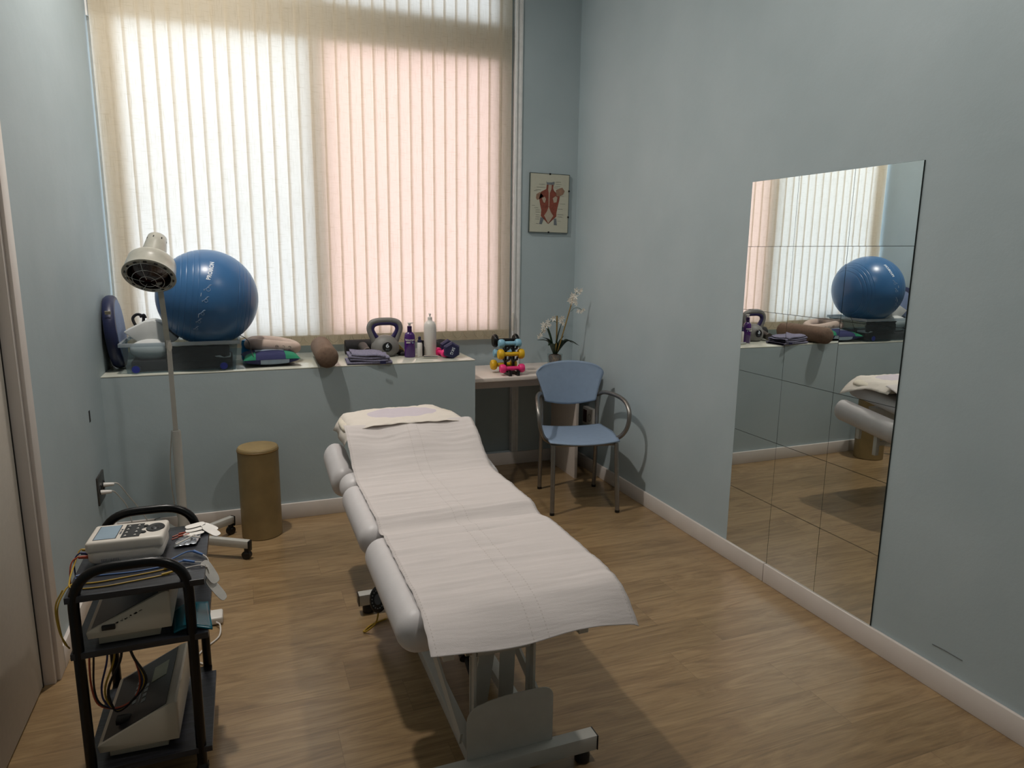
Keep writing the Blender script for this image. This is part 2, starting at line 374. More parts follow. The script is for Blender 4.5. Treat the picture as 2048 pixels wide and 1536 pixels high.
def board(name, *segs):
    mb = MB()
    for s in segs: mb.box(*s, bev=.003)
    struct(name, mb, TRIM)
T = .015
board('baseboard_right', (XR - T, XR, YR, 2.476, 0, HB), (XR - T, XR, 2.479, YB - T, 0, HB))
board('baseboard_ledge', (XL + T, XE, YL - T, YL, 0, HB))
board('baseboard_back', (XE, XR - T, YB - T, YB, 0, HB))
board('baseboard_left', (XL, XL + T, DY1 + .075, YL, 0, HB), (XL, XL + T, YR, DY0 - .08, 0, HB))
board('baseboard_rear', (XL, XR, YR, YR + T, 0, HB))
# window
struct('window_1', MB().box(WX0, WX1, YW - .004, YW + .08, WZ0, WZ0 + .05).box(WX0, WX1, YW - .004, YW + .08, WZ1 - .05, WZ1).box(WX0, WX0 + .05, YW - .004, YW + .08, WZ0, WZ1).box(WX1 - .05, WX1, YW - .004, YW + .08, WZ0, WZ1)
       .box(.455, .535, YW - .012, YW + .08, WZ0, WZ1).box(WX0, WX1, YW - .028, YW + .08, 2.80, 3.03), FRAMEW)
wp = bpy.data.objects['window_1']
PW, PP = mat_pane('frosted_pane', 'f2f6f8'), mat_pane('warm_light_pane', 'fdeeea')  # peach tint in the right pane's colour stands in for warm outdoor light
for x0, x1, z0, z1, m in ((WX0 + .05, .455, WZ0 + .05, 2.80, PW), (.535, WX1 - .05, WZ0 + .05, 2.80, PP), (WX0 + .05, .455, 3.03, WZ1 - .05, PW), (.535, WX1 - .05, 3.03, WZ1 - .05, PW)):
    MB().box(x0, x1, YW + .002, YW + .006, z0, z1).build('pane', m, wp, smooth=False)
# door on the left
struct('door_1', MB().box(XL - .075, XL - .035, DY0 + .01, DY1 - .035, .006, DZ - .004, bev=.002), DOORM)
mb = MB().box(XL - .11, XL + .001, DY1 - .022, DY1, 0, DZ, bev=.002).box(XL - .11, XL + .001, DY0, DY0 + .022, 0, DZ, bev=.002).box(XL - .11, XL + .001, DY0, DY1, DZ - .001, DZ + .02)
for y0, y1 in ((DY1 - .002, DY1 + .072), (DY0 - .072, DY0 + .002)): mb.box(XL, XL + .014, y0, y1, 0, DZ + .072, bev=.003)
mb.box(XL, XL + .014, DY0 - .072, DY1 + .072, DZ, DZ + .072, bev=.003).box(XL - .1, XL - .08, DY0, DY1, 0, DZ)
struct('trim_3', mb, TRIM)
struct('door_gap_shade', MB().box(XL - .078, XL - .0345, DY1 - .0335, DY1 - .0235, 0, DZ - .002), DARK)  # black strip filling the door-edge gap; the gap's shade is its colour
# ceiling downlights
lamp_labels = ['round recessed downlight in the ceiling nearest the window', 'round recessed downlight in the ceiling beside the mirror wall', 'round recessed downlight in the ceiling beside the door']
EM = NT('lit_diffuser'); EM.b.inputs['Emission Color'].default_value = (1, .86, .7, 1); EM.b.inputs['Emission Strength'].default_value = 4; EM.l(EM.ramp(EM.noise(20), (0, (.8, .75, .7, 1)), (1, (.82, .77, .72, 1))), EM.b.inputs['Base Color'])
for (x, y, w), lab in zip(LAMPS, lamp_labels):
    t = thing('ceiling_downlight', (x, y, CEIL), lab, 'ceiling light')
    MB().lathe([(.085, CEIL - .001), (.11, CEIL - .001), (.112, CEIL - .012), (.088, CEIL - .020), (.085, CEIL - .001)], TR(x, y, 0), 32, cap=False).build('trim_ring', FRAMEW, t)
    MB().lathe([(.0, CEIL - .004), (.086, CEIL - .004), (.086, CEIL - .001), (.0, CEIL - .001)], TR(x, y, 0), 32, cap=False).build('diffuser', EM.m, t)

# ================================================================== VERTICAL BLIND
bl = thing('vertical_blind', (.58, 4.655, 3.34), 'cream linen vertical blind closed across the whole window above the ledge', 'blinds')
MB().box(XL + .012, XP - .05, 4.635, 4.68, 3.33, 3.37, bev=.003).build('head_rail', FRAMEW, bl)
N = 32; P0 = XL + .064; PITCH = .0768; VZ0 = .943
for k in [0, -1, -2] + list(range(1, N)):
    xc = P0 + k * PITCH if k >= 0 else P0 + (.012 if k == -1 else .034); wv = .0462
    if xc + wv > XP - .05: wv = XP - .052 - xc
    a = R(4.2 + random.uniform(-.9, .9)); yc = 4.655 + random.uniform(-.0008, .0008)
    def fn(u, v, a=a, xc=xc, yc=yc, k=k, wv=wv):
        t = (u * 2 - 1); z = VZ0 + (3.335 - VZ0) * v; bow = .0004 * (1 - t * t)
        tw = R(.5) * sin(k * 1.7) * (1 - v)
        return Vector((xc + t * wv * cos(a + tw) + bow * sin(a), yc + t * .0462 * sin(a + tw) - bow, z))
    if k < 0: fn0 = fn; fn = lambda u, v: fn0(u, v) + Vector((0, .009 * -k, 0))
    o = MB().grid(fn, 5, 9).build('vane', BLIND, bl, angle=0, origin=(.58, 4.655, 3.34))
    mb = MB()
    w2 = wv - .002
    mtx = TR(xc, yc + .003, 0) @ Matrix.Rotation(a, 4, 'Z')
    mb.box(-w2, w2, -.0012, .0012, VZ0 - .001, VZ0 + .066, mtx); mb.build('hem_weight', mat('hem_cream', 'b4a987', .8) if k == 0 else bpy.data.materials['hem_cream'], o, smooth=False, origin=(.58, 4.655, 3.34))
    if 0 <= k < N - 1:
        x1 = xc + .004; x2 = x1 + PITCH - .008
        MB().tube([(x1, yc - .010, VZ0 + .058), (x1 + .008, yc - .011, VZ0 + .035), (x1 + PITCH * .45, yc - .011, VZ0 + .014), (x2 - .008, yc - .011, VZ0 + .030), (x2, yc - .010, VZ0 + .058)], .0011, 5, 4).build('chain', mat('chain_plastic', '9a9076', .6) if k == 0 else bpy.data.materials['chain_plastic'], bl, origin=(.58, 4.655, 3.34))
MB().box(XP - .064, XP - .050, 4.625, 4.640, 1.0, 1.13, bev=.003).tube([(XP - .057, 4.632, 1.13), (XP - .057, 4.632, 3.34)], .0015, 5).build('cord_weight', CREAM, bl)

# ================================================================== MIRROR
YM, ZM, S_ = 2.769, .0935, .2995
mr = thing('wall_mirror', (XR, YM - .45, ZM), 'frameless mirror of square tiles standing on the baseboard of the right wall', 'mirror')
for j in range(3):
    for i in range(6):
        y1 = YM - .3 * j - .001; y0 = y1 - .3 + .002; z0 = ZM + .3 * i + .001; z1 = z0 + .3 - .002
        cy, cz = (y0 + y1) / 2, (z0 + z1) / 2
        mt = TR(XR - .004, cy, cz) @ RY(random.uniform(-.12, .12)) @ RZ(random.uniform(-.12, .12))
        if i == 5 : mt = TR(XR - .004, cy, cz)
        o = MB().box(-.0022, .0022, -(y1 - y0) / 2, (y1 - y0) / 2, -(z1 - z0) / 2, (z1 - z0) / 2, mt).build('mirror_tile', MIRROR, mr, smooth=False)
        o.data.materials.append(MEDGE)
        for f in o.data.polygons:
            if f.normal.x > -.9: f.material_index = 1
MB().box(XR - .0016, XR - .0002, YM - .9, YM, ZM + .001, ZM + 1.8).build('backing', MEDGE, mr, smooth=False)

# scuffs on the right wall and the hole in the left wall
tag(MB().tube([(XR - .0006, 1.607, .162), (XR - .0006, 1.56, .165), (XR - .0006, 1.492, .164)], .0016, 6).build('scuff_mark', mat('scuff', '6a6f70', .9)), 'dark scuff line low on the right wall near the camera', 'scuff mark')
tag(MB().box(XL - .001, XL + .001, 3.715, 3.742, .735, .79).build('wall_hole', DARK), 'small dark rectangular hole in the left wall above the outlet', 'wall hole')

# ================================================================== POSTER
po = thing('anatomy_poster', (2.07, YB - .012, 1.69), 'clip-framed back muscle chart hanging on the wall above the orchid', 'picture')
pm = TR(2.0695, YB - .016, 1.895) @ RY(.6)
MB().box(-.151, .151, 0, .014, -.202, .202, pm, bev=.001).build('board', PAPERC, po, smooth=False)
MB().box(-.152, -.1485, -.001, .0155, -.203, .203, pm).box(.1485, .152, -.001, .0155, -.203, .203, pm).box(-.152, .152, -.001, .0155, .1995, .203, pm).box(-.152, .152, -.001, .0155, -.203, -.1995, pm).build('glass_edge', mat('glass_edge', '47504b', .3), po, smooth=False)
mb = MB()
for x, z in ((0, .2), (0, -.2), (.15, .09), (.15, -.09)): mb.box(x - .006, x + .006, -.0025, .002, z - .006, z + .006, pm)
mb.build('clip', BLK, po, smooth=False)
def flat(pts, m, nm, d=.0005, lift=.0004):
    MB().prism([(x, z) for x, z in pts], d, pm @ TR(0, -.0002 - lift, 0) @ RX(90)).build(nm, m, po, smooth=False)
sc = lambda L: [((x - 610) / 720 * .302, (775 - y) / 1065 * .404) for x, y in L]
flat(sc([(555, 420), (680, 420), (672, 500), (690, 545), (725, 575), (745, 640), (800, 640), (790, 720), (765, 830), (745, 950), (745, 1010), (600, 1150), (460, 1010), (465, 900), (440, 800), (420, 690), (450, 575), (545, 520)]), MUSC, 'printed_torso')
flat(sc([(600, 830), (640, 930), (690, 1000), (600, 1140), (520, 1000), (570, 920)]), MUSC2, 'printed_fascia', lift=.001)
flat(sc([(585, 420), (645, 420), (640, 520), (612, 590), (608, 830), (596, 830), (592, 590), (580, 530)]), MUSC2, 'printed_spine', lift=.001)
flat(sc([(370, 620), (430, 580), (500, 650), (440, 700), (385, 725), (362, 690)]), MUSC3, 'printed_shoulder')
flat(sc([(725, 530), (790, 495), (840, 480), (885, 540), (860, 600), (790, 640), (735, 640)]), MUSC3, 'printed_arm', lift=.001)
flat(sc([(540, 380), (560, 400), (640, 395), (690, 380), (690, 425), (670, 440), (555, 440)]), GREYINK, 'printed_neck', lift=.0015)
flat(sc([(455, 1030), (520, 1050), (480, 1160), (435, 1155)]), GREYINK, 'printed_hip'); flat(sc([(700, 1050), (745, 1045), (762, 1170), (705, 1165)]), GREYINK, 'printed_hip')
flat(sc([(670, 680), (720, 640), (755, 660), (740, 750), (690, 760)]), MUSC2, 'printed_scapula', lift=.0015); flat(sc([(470, 690), (520, 660), (545, 700), (525, 770), (500, 760)]), MUSC2, 'printed_scapula', lift=.0015)
mb = MB()
for x0, x1, y in [(720, 815, 383), (722, 825, 423), (700, 800, 463), (690, 760, 490), (415, 520, 438), (370, 530, 492), (350, 450, 537), (325, 390, 557), (830, 880, 636), (800, 905, 773), (770, 860, 868), (770, 880, 972), (770, 860, 1012), (770, 830, 1092), (290, 350, 822), (335, 410, 862), (360, 440, 900), (360, 445, 942), (370, 440, 990), (365, 440, 1028), (360, 430, 1066), (375, 430, 1148)]:
    a = sc([(x0, y), (x1, y)]); mb.box(a[0][0], a[1][0], -.0012, -.0002, a[0][1] - .0012, a[0][1] + .0002, pm)
mb.build('caption_lines', INK, po, smooth=False)

# ================================================================== MASSAGE COUCH
BX = .675
co = thing('massage_couch', (BX, 2.4, 0), 'white padded massage couch on a white steel lifting frame in the middle of the room', 'massage table')
def cushion(y0, y1, z0, z1, hw=.345, r=.052, tilt=0, nm='cushion', cx=BX, par=co, m=VINYL):
    cy, cz = (y0 + y1) / 2, (z0 + z1) / 2; mtx = TR(cx, cy, cz) @ RX(tilt)
    return MB().box(-hw, hw, -(y1 - y0) / 2, (y1 - y0) / 2, -(z1 - z0) / 2, (z1 - z0) / 2, mtx, bev=r, seg=7).build(nm, m, par, angle=60)
cushion(1.598, 2.185, .515, .635, hw=.325, cx=.650, r=.0590, nm='leg_cushion')
cushion(2.210, 2.715, .525, .638, hw=.325, cx=.650, r=.052, nm='seat_cushion')
cushion(2.70, 2.855, .535, .650, hw=.322, cx=.653, r=.056, nm='joint_cushion')
cushion(2.82, 3.36, .625, .715, hw=.255, r=.04, tilt=10, nm='head_cushion')
for sx in (-1, 1):      # arm rests: rounded bolsters sloping down toward the foot
    a = Vector((BX + sx * (.335 if sx > 0 else .300), 3.27, .583)); b = Vector((BX + sx * (.335 if sx > 0 else .300), 2.90 if sx > 0 else 3.0, .530 if sx > 0 else .552)); d = (b - a).normalized()
    pr = [(.001, -.055), (.03, -.05), (.048, -.033), (.055, -.01), (.055, 0)]; L = (b - a).length
    prof = pr + [(.055, L - 0.0), (.055, L + .01), (.048, L + .033), (.03, L + .05), (.001, L + .055)]
    o = MB().lathe(prof, along(a, d) , 24, sx=1.0, sy=1.25).build('arm_rest', VINYL, co)
    for bb in ((BX + sx * .335 - .014, BX + sx * .335 + .014, 2.995, 3.02, .36, .50), (BX + sx * .335 - .012, BX + sx * .335 + .012, 3.13, 3.155, .43, .51), (BX + min(sx * .12, sx * .322), BX + max(sx * .12, sx * .322), 2.995, 3.02, .42, .445)):
        if sx > 0: MB().box(*bb, bev=.002).build('bracket', STEELW, o)
# steel frame
fr = MB()
for y in (1.6785, 2.818): fr.box(BX - .275, BX + .275, y, y + .045, .040, .090, bev=.003)
for sx in (-1, 1): fr.box(BX + sx * .105 - .02, BX + sx * .105 + .02, 1.72, 2.83, .048, .088, bev=.002)
fr.build('base_frame', STEELW, co)
n = 10
out = [(-.137, 0), (.137, 0), (.137, .150)] + [(.137 - .035 + .035 * cos(t), .150 + .035 * sin(t)) for t in [pi / 2 * k / 5 for k in range(1, 6)]] + [(.05, .187), (-.02, .186), (-.07, .180)] + [(-.137 + .05 - .05 * sin(t), .125 + .05 * cos(t)) for t in [pi / 2 * k / 5 for k in range(0, 6)]]
MB().prism(out, .004, TR(BX, 1.716, .089) @ RX(90), bev=.001).build('end_plate', STEELW, co)
for sx in (-1, 1):
    for y in (1.70, 2.84):
        MB().lathe([(.018, 0), (.024, .004), (.024, .025), (.018, .040), (.012, .042)], TR(BX + sx * .235, y, 0), 20).build('foot', BLK, co)
        x = BX + sx * .275
        MB().box(min(x, x + sx * .003), max(x, x + sx * .003), y - .023, y + .023, .041, .089).build('end_cap', BLK, co, smooth=False)
# lifting linkage
hb = MB().tube([(BX - .085, 1.79, .390), (BX + .085, 1.79, .390)], .019, 16)
hb.build('hinge_bar', STEELW, co)
lk = MB()
for sx in (-1, 1):
    x = BX + sx * .095; lk.box(x - .004, x + .004, 1.765, 1.805, .10, .408); lk.box(x - sx * .004 - .012, x - sx * .004 + .012, 1.79, 1.796, .12, .37)
    xi = BX + sx * .045; lk.strip([(xi - sx * .012, 1.83, .37), (xi, 1.88, .12)], .05, .005, up=(0, 1, .2))
lk.build('upright', STEELW, co, smooth=False)
lf = MB()
for sx in (-1, 1):
    lf.strip([(BX + sx * .14, 1.76, .13), (BX + sx * .14, 2.70, .45)], .008, .045, up=(0, 0, 1))
    lf.strip([(BX + sx * .07, 1.82, .40), (BX + sx * .07, 2.40, .12)], .008, .03, up=(0, 0, 1))
lf.build('lift_arm', STEELW, co, smooth=False)
MB().box(BX - .20, BX + .20, 1.66, 2.68, .485, .512, bev=.004).box(BX - .22, BX - .19, 1.66, 2.68, .46, .512).box(BX + .19, BX + .22, 1.66, 2.68, .46, .512).box(BX - .085, BX + .085, 1.80, 1.84, .40, .49).box(BX - .17, BX + .17, 2.62, 3.25, .515, .53).box(BX - .15, BX - .12, 2.68, 2.72, .42, .50).box(BX + .12, BX + .15, 2.68, 2.72, .42, .50).box(BX - .15, BX + .15, 3.0, 3.25, .53, .60).build('top_frame', STEELW, co)
MB().tube([(BX - .03, 2.05, .20), (BX - .03, 2.45, .40)], .026, 16).tube([(BX - .03, 1.93, .14), (BX - .03, 2.05, .20)], .012, 10).build('actuator', BLK, co)
MB().tube([(BX - .10, 1.79, .390), (BX - .118, 1.79, .390)], .011, 6).tube([(BX + .10, 1.79, .390), (BX + .118, 1.79, .390)], .011, 6).build('bolt', CHROME, co, smooth=False)
# foot control dial hanging at the left rear
hc = thing('foot_control', (.44, 2.70, .085), 'round black and grey foot control hung by a yellow cord under the couch', 'control')
hm = TR(.455, 2.66, .145) @ RZ(-18) @ RX(68)
MB().lathe([(.001, -.016), (.03, -.016), (.036, -.008), (.036, .006), (.031, .012), (.001, .014)], hm, 28, sy=1.5).build('housing', BLK, hc)
MB().lathe([(.001, .0155), (.014, .0155), (.015, .012), (.001, .012)], hm, 24, sy=1.5).build('dial', mat('dial_grey', '5b5f66', .5), hc)
mb = MB()
for k in range(16):
    a = 2 * pi * k / 16
    if abs(a - 1.57) > .35: mb.lathe([(.001, .0150), (.0026, .0150), (.003, .012)], hm @ TR(cos(a) * .024, sin(a) * .036, 0), 8)
mb.build('button', mat('button_grey', '8c8f92', .5), hc)
MB().tube([(.47, 2.66, .18), (.452, 2.64, .27), (.47, 2.62, .40), (.50, 2.6, .47)], .0035, 8, 5).tube([(.455, 2.65, .11), (.44, 2.645, .05), (.405, 2.66, .012), (.392, 2.67, .006)], .0035, 8, 5).tube([(.392, 2.67, .006), (.43, 2.71, .006), (.50, 2.74, .006)], .0035, 8, 5).build('cord', YELC, hc)

# paper sheet following the padding (section through y,z)
PROF = [(1.492, .556), (1.53, .585), (1.575, .612), (1.63, .634), (1.72, .643), (1.84, .6415), (1.95, .6425), (2.06, .6425), (2.13, .640), (2.180, .627), (2.215, .627), (2.28, .648), (2.38, .6465), (2.50, .648), (2.62, .645), (2.70, .645), (2.76, .656), (2.82, .685), (2.89, .735), (2.95, .770), (3.0, .790), (3.03, .797)]
prof3 = crom([Vector((0, y, z)) for y, z in PROF], 14)
def noise2(x, y): return sin(x * 7.1 + 1.3 * sin(y * 3.1)) * sin(y * 5.3 + 1.1 * sin(x * 4.7))
CR = [(random.uniform(1.65, 2.98), random.uniform(-.25, .25), random.uniform(.10, .30), random.choice((-1, 1)) * random.uniform(.0012, .0030), random.uniform(-.06, .06)) for _ in range(70)]
def crease(x, y):
    q = 0
    for y0, x0, w, h, sl in CR:
        d = (y - y0 - sl * (x - x0)) / .009
        if abs(d) < 4: q += h * math.exp(-d * d) * math.exp(-((x - x0) / w) ** 2)
    return q
def paperfn(i, t):
    p = prof3[i]; y = p.y
    w = .0007 * sin(y * 61) + .0006 * sin(y * 137 + 1); xx = (t - .5) * .588
    edge = abs(t - .5) * 2
    z = p.z + .0015 * noise2(xx * 3, y * 5) + crease(xx, y)
    if y < 1.64:     # the free end flares and waves
        k = (1.64 - y) / .15; z += k * (.026 - .033 * t + .008 * sin(8.2 * t + 2)); y += k * .035 * t
        xx *= 1 + .03 * k
    if y > 2.80:     # slack over the step to the pillow
        k = min(1, (y - 2.80) / .12) * max(0, min(1, (3.06 - y) / .08))
        z -= k * (.020 * math.exp(-((t - .24) / .16) ** 2) + .017 * math.exp(-((t - .78) / .17) ** 2))
    if y > 1.7: z += .0035 * math.exp(-((t - .5) / .02) ** 2) * .4
    if y > 2.95: z += .0015 * noise2(t * 5, 2) + .0015
    drop = max(0, edge - .93) * (.12 if t > .5 else -.02)
    return Vector((BX + .005 + xx + (w if edge > .9 else 0) * (1 if t > .5 else -1), y, z - drop))
ps = MB().grid(lambda u, v: paperfn(int(round(u * (len(prof3) - 1))), v), len(prof3), 41).build('couch_paper', PAPER, origin=(BX + .005, 2.3, .65), angle=0, solid=.0008)
tag(ps, 'long white disposable paper sheet laid over the couch from foot to pillow', 'paper sheet')
# pillow at the head end and the paper over it
pi_ = thing('head_pillow', (BX, 3.18, .72), 'cream paper-covered pillow at the head end of the couch', 'pillow')
def pil(u, v, hx, hy, z0, hz, cx, cy):
    a = u * 2 * pi; b = (v - .5) * pi
    ex = .42
    sg = lambda q, e: math.copysign(abs(q) ** e, q)
    x = sg(cos(a), ex) * sg(cos(b), ex) * hx; y = sg(sin(a), ex) * sg(cos(b), ex) * hy; z = sg(sin(b), .8) * hz
    z *= 1 - .25 * (abs(x / hx) ** 3)
    z += .0015 * sin(x * 60) + .002 * noise2(x * 9, y * 13)
    return Vector((cx + x, cy + y, z0 + z))
MB().grid(lambda u, v: pil(u, v, .287, .15, .756, .036, BX, 3.185), 48, 20, True).build('cushion', mat('pillow_cream', 'd6cdbc', .85, bump=.2, bscale=40), pi_, angle=0)
def cov(u, v):
    x = (u - .5) * .605; y = 3.00 + v * .345
    z = .802 - .03 * abs((u - .5) * 2) ** 4 + .003 * noise2(x * 8, y * 11)
    z -= .012 * max(0, (v - .75) * 4) ** 2 * (1 if u < .7 else .4) + .008 * max(0, .2 - v) * 5
    if u > .9 : y += .01 * sin(v * 9); z -= (u - .9) * .22
    if u < .06: z -= (.06 - u) * 1.0
    if u > .8 and v > .5: k = (u - .8) / .2 * (v - .5) / .5; x += .022 * k; z -= .07 * k
    return Vector((BX + .006 + x + .004 * sin(v * 12) * (abs(u - .5) > .45), y, z))
cv = MB().grid(cov, 41, 25).build('pillow_paper', PAPER2, origin=(BX + .006, 3.16, .79), angle=0, solid=.0008)
tag(cv, 'cream paper square with a lilac patch showing over the couch pillow', 'paper sheet')

# ================================================================== CHAIR (local: front = -y)
ch = thing('armchair', (1.92, 3.80, 0), 'blue-grey plastic stacking armchair with grey tubular legs by the right wall', 'chair', rz=-.215)
def seatfn(u, v):
    x = (u - .5) * 2; y = (v - .5) * 2
    hw = .215 - .02 * (1 - v) * 0 + .02 * (1 - abs(y)) - .01 * v
    X = x * hw; Y = y * .205 - (.028 * (1 - x * x) if v < .5 else 0) * (1 - 2 * v if v < .5 else 0)
    Z = .437 + .012 * x * x - .010 * (1 - v) ** 3 - .006 * v
    return Vector((X, Y, Z))
MB().grid(seatfn, 25, 21).build('seat', BLUEP, ch, angle=0, solid=.009)
def backfn(u, v):
    x = (u - .5) * 2
    hw = .172 + .066 * v ** 1.3 - .030 * max(0, (v - .82) / .18) ** 2.2
    top = .862 - .030 * abs(x) ** 2 - .020 * abs(x) ** 8; bot = .578 + .030 * x * x
    z = bot + (top - bot) * v; X = x * hw
    Y = .205 - .035 * x * x + .045 * (z - .58) / .28 + .03 * (1 - x * x) * 0
    return Vector((X, Y + .02, z))
MB().grid(backfn, 27, 21).build('backrest', BLUEP, ch, angle=0, solid=.008)
for sx in (-1, 1):
    o = MB().tube([(sx * .203, -.245, .012), (sx * .195, -.20, .425)], .0135, 14).build('leg', TUBE, ch)
    MB().tube([(sx * .203, -.245, 0), (sx * .203, -.2445, .016)], .0145, 14).build('foot', BLK, o)
    o = MB().tube([(sx * .187, .235, .012), (sx * .187, .215, .44), (sx * .187, .225, .60), (sx * .185, .238, .70)], .0135, 14, 6).build('leg', TUBE, ch)
    MB().tube([(sx * .187, .2355, 0), (sx * .187, .235, .016)], .0145, 14).build('foot', BLK, o)
    MB().tube([(sx * .190, .222, .640), (sx * .215, .15, .668), (sx * .255, .02, .672), (sx * .275, -.10, .655), (sx * .280, -.165, .60), (sx * .270, -.175, .52), (sx * .240, -.15, .455), (sx * .19, -.10, .415)], .0132, 14, 7).build('armrest', TUBE, ch)
MB().tube([(-.195, -.19, .418), (.195, -.19, .418)], .010, 10).tube([(-.187, .2, .41), (.187, .2, .41)], .010, 10).tube([(-.19, -.2, .415), (-.187, .21, .415)], .010, 10).tube([(.19, -.2, .415), (.187, .21, .415)], .010, 10).build('seat_frame', TUBE, ch)

# ================================================================== TABLE
tb = thing('side_table', (1.75, 4.35, 0), 'narrow white table under the poster holding dumbbell rack and orchid', 'table')
MB().box(XE + .004, 2.245, 4.145, YB - .002, .732, .755, bev=.001).build('tabletop', TABLEM, tb)
for x in (2.103, XE + .006): MB().box(x, x + .022, 4.187, 4.60, 0, .732, bev=.001).build('side_panel', TABLEM, tb)
MB().box(XE + .03, 2.103, 4.36, 4.378, .645, .732).build('apron', TABLEM, tb, smooth=False)

# sockets
so = thing('wall_socket', (XR, 4.30, .35), 'white double wall socket with red pilot light behind the blue chair', 'socket')
MB().box(XR - .035, XR, 4.235, 4.385, .34, .47, bev=.004).build('cover', WHITEP, so)
MB().box(XR - .038, XR - .034, 4.32, 4.37, .36, .45).build('switch', mat('dark_red_switch', '3a0d0c', .3), so)
MB().lathe([(.001, 0), (.022, 0), (.024, .003), (.026, .003), (.026, 0)], along((XR - .034, 4.275, .405), (-1, 0, 0)), 24).build('outlet', mat('socket_shadow', '8c857c', .5), so)
ou = thing('wall_outlet', (XL, 3.79, .31), 'dark metal outlet plate on the left wall with two white plugs', 'socket')
MB().box(XL, XL + .008, 3.715, 3.875, .315, .455, bev=.002).build('plate', PLATE, ou)
for y in (3.755, 3.835): MB().lathe([(.001, .009), (.019, .009), (.022, .012), (.024, .008)], along((XL, y, .385), (1, 0, 0)), 20).build('socket', BLK, ou)
for nm, y, pts, lab in (('charger_lead', 3.835, [(XL + .035, 3.835, .385), (XL + .07, 3.85, .38), (-.60, 3.88, .30), (-.565, 3.89, .235), (-.53, 3.88, .17), (-.49, 3.85, .06), (-.44, 3.6, .006), (-.35, 3.3, .006), (-.22, 3.1, .006), (-.19, 3.03, .01), (-.18, 3.015, .022)], 'white mains lead plugged in the far socket of the left wall outlet'),
                        ('charger_lead', 3.755, [(XL + .035, 3.755, .372), (XL + .06, 3.77, .368), (-.63, 3.80, .33), (-.60, 3.82, .26), (-.58, 3.8, .15), (-.56, 3.75, .03), (-.52, 3.6, .006), (-.5, 3.3, .006)], 'white mains lead plugged in the near socket of the left wall outlet')):
    t = thing(nm, (XL + .03, y, .38), lab, 'cable')
    MB().tube([(XL + .008, y, pts[0][2]), (XL + .03, y, pts[0][2]), (XL + .055, y + .005, pts[0][2] - .002)], [.012, .008], 12).build('plug', WHITEP, t)
    MB().tube(pts, .0028, 8, 8).build('cable', WHIC, t)
ad = thing('power_adapter', (-.18, 2.975, 0), 'white square power adapter lying on the floor behind the trolley', 'adapter')
MB().box(-.225, -.15, 2.935, 3.015, 0.003, .036, bev=.008, seg=3).build('body', WHITEP, ad)
MB().tube([(-.175, 2.932, .018), (-.16, 2.90, .018), (-.165, 2.83, .006), (-.22, 2.75, .006), (-.24, 2.68, .006), (-.19, 2.62, .006), (-.19, 2.55, .006), (-.25, 2.48, .006)], .0032, 8, 8).build('cable', WHIC, ad)

# ================================================================== TAN ROLLER STOOL
t = thing('round_stool', (.035, 3.892, 0), 'tall tan vinyl cylinder stool standing against the ledge wall', 'stool')
MB().lathe([(.10, 0), (.106, .004), (.106, .485), (.107, .492), (.106, .498), (.1, .505), (.001, .507)], TR(.035, 3.892, 0), 48).build('body', BEIGE, t)
MB().lathe([(.105, .480), (.1085, .483), (.1085, .489), (.105, .492)], TR(.035, 3.892, 0), 48).build('seam', mat('tan_piping', '7b5f30', .5), t)

# ================================================================== INFRARED LAMP
lx, ly = -.343, 3.735
il = thing('infrared_lamp', (lx, ly, 0), 'white infrared lamp on a wheeled stand between trolley and ledge', 'medical lamp')
for k in range(5):
    a = R(-28 + 72 * k); L = .345 if k != 1 else .31; ex, ey = lx + cos(a) * L, ly + sin(a) * L
    mtx = TR(lx, ly, 0) @ Matrix.Rotation(a, 4, 'Z') @ RY(2)
    o = MB().box(.02, L, -.016, .016, .072, .112, mtx, bev=.004).build('base_leg', STEELW, il)
    MB().box(L - .001, L + .009, -.0155, .0155, .055, .112, mtx, bev=.004).build('end_cap', BLK, o)
    c = MB().tube([(ex - cos(a) * .012 - sin(a) * .013, ey - sin(a) * .012 + cos(a) * .013, .0225), (ex - cos(a) * .012 + sin(a) * .013, ey - sin(a) * .012 - cos(a) * .013, .0225)], .0225, 20)
    c.lathe([(.001, .062), (.014, .062), (.014, .040), (.018, .034)], TR(ex - cos(a) * .01, ey - sin(a) * .01, 0), 12).build('caster', BLK, o)
MB().lathe([(.045, .07), (.045, .115), (.03, .13), (.024, .14), (.001, .14)], TR(lx, ly, 0), 24).build('hub', STEELW, il)
MB().lathe([(.0225, .10), (.0225, .655), (.019, .662), (.001, .664)], TR(lx, ly, 0), 24).build('lower_pole', STEELW, il)
MB().box(lx - .011, lx + .011, ly - .014, ly - .008, .60, 1.115, TR(0, 0, 0)).box(lx - .012, lx + .012, ly - .02, ly + .02, .64, .66).build('middle_bar', STEELW, il)
MB().strip([(lx - .004, ly, 1.075), (lx - .010, ly, 1.22), (lx - .022, ly, 1.44)], .006, .024, up=(1, 0, 0)).build('upper_bar', LAMPW, il, smooth=False)
MB().lathe([(.001, -.006), (.010, -.006), (.010, .006), (.001, .006)], along((lx + .004, ly - .01, 1.085), (0, 1, 0)), 20, sx=1, sy=2.4).build('hinge_knob', CREAM, il)
hc_ = Vector((-.395, 3.66, 1.425)); hn = Vector((-.13, -.67, -.73)).normalized(); HM = along(hc_, hn)      # +z toward the opening
hd = MB()
prof = [(.092, 0), (.113, .002), (.115, .0), (.113, -.004), (.110, -.010), (.107, -.05), (.103, -.082), (.094, -.094), (.066, -.102), (.058, -.106), (.055, -.12), (.049, -.18), (.042, -.238), (.034, -.246), (.001, -.248)]
hd.lathe(prof, HM, 48, cap=False)
hs = hd.build('lamp_shade', LAMPW, il, angle=50, solid=.0015)
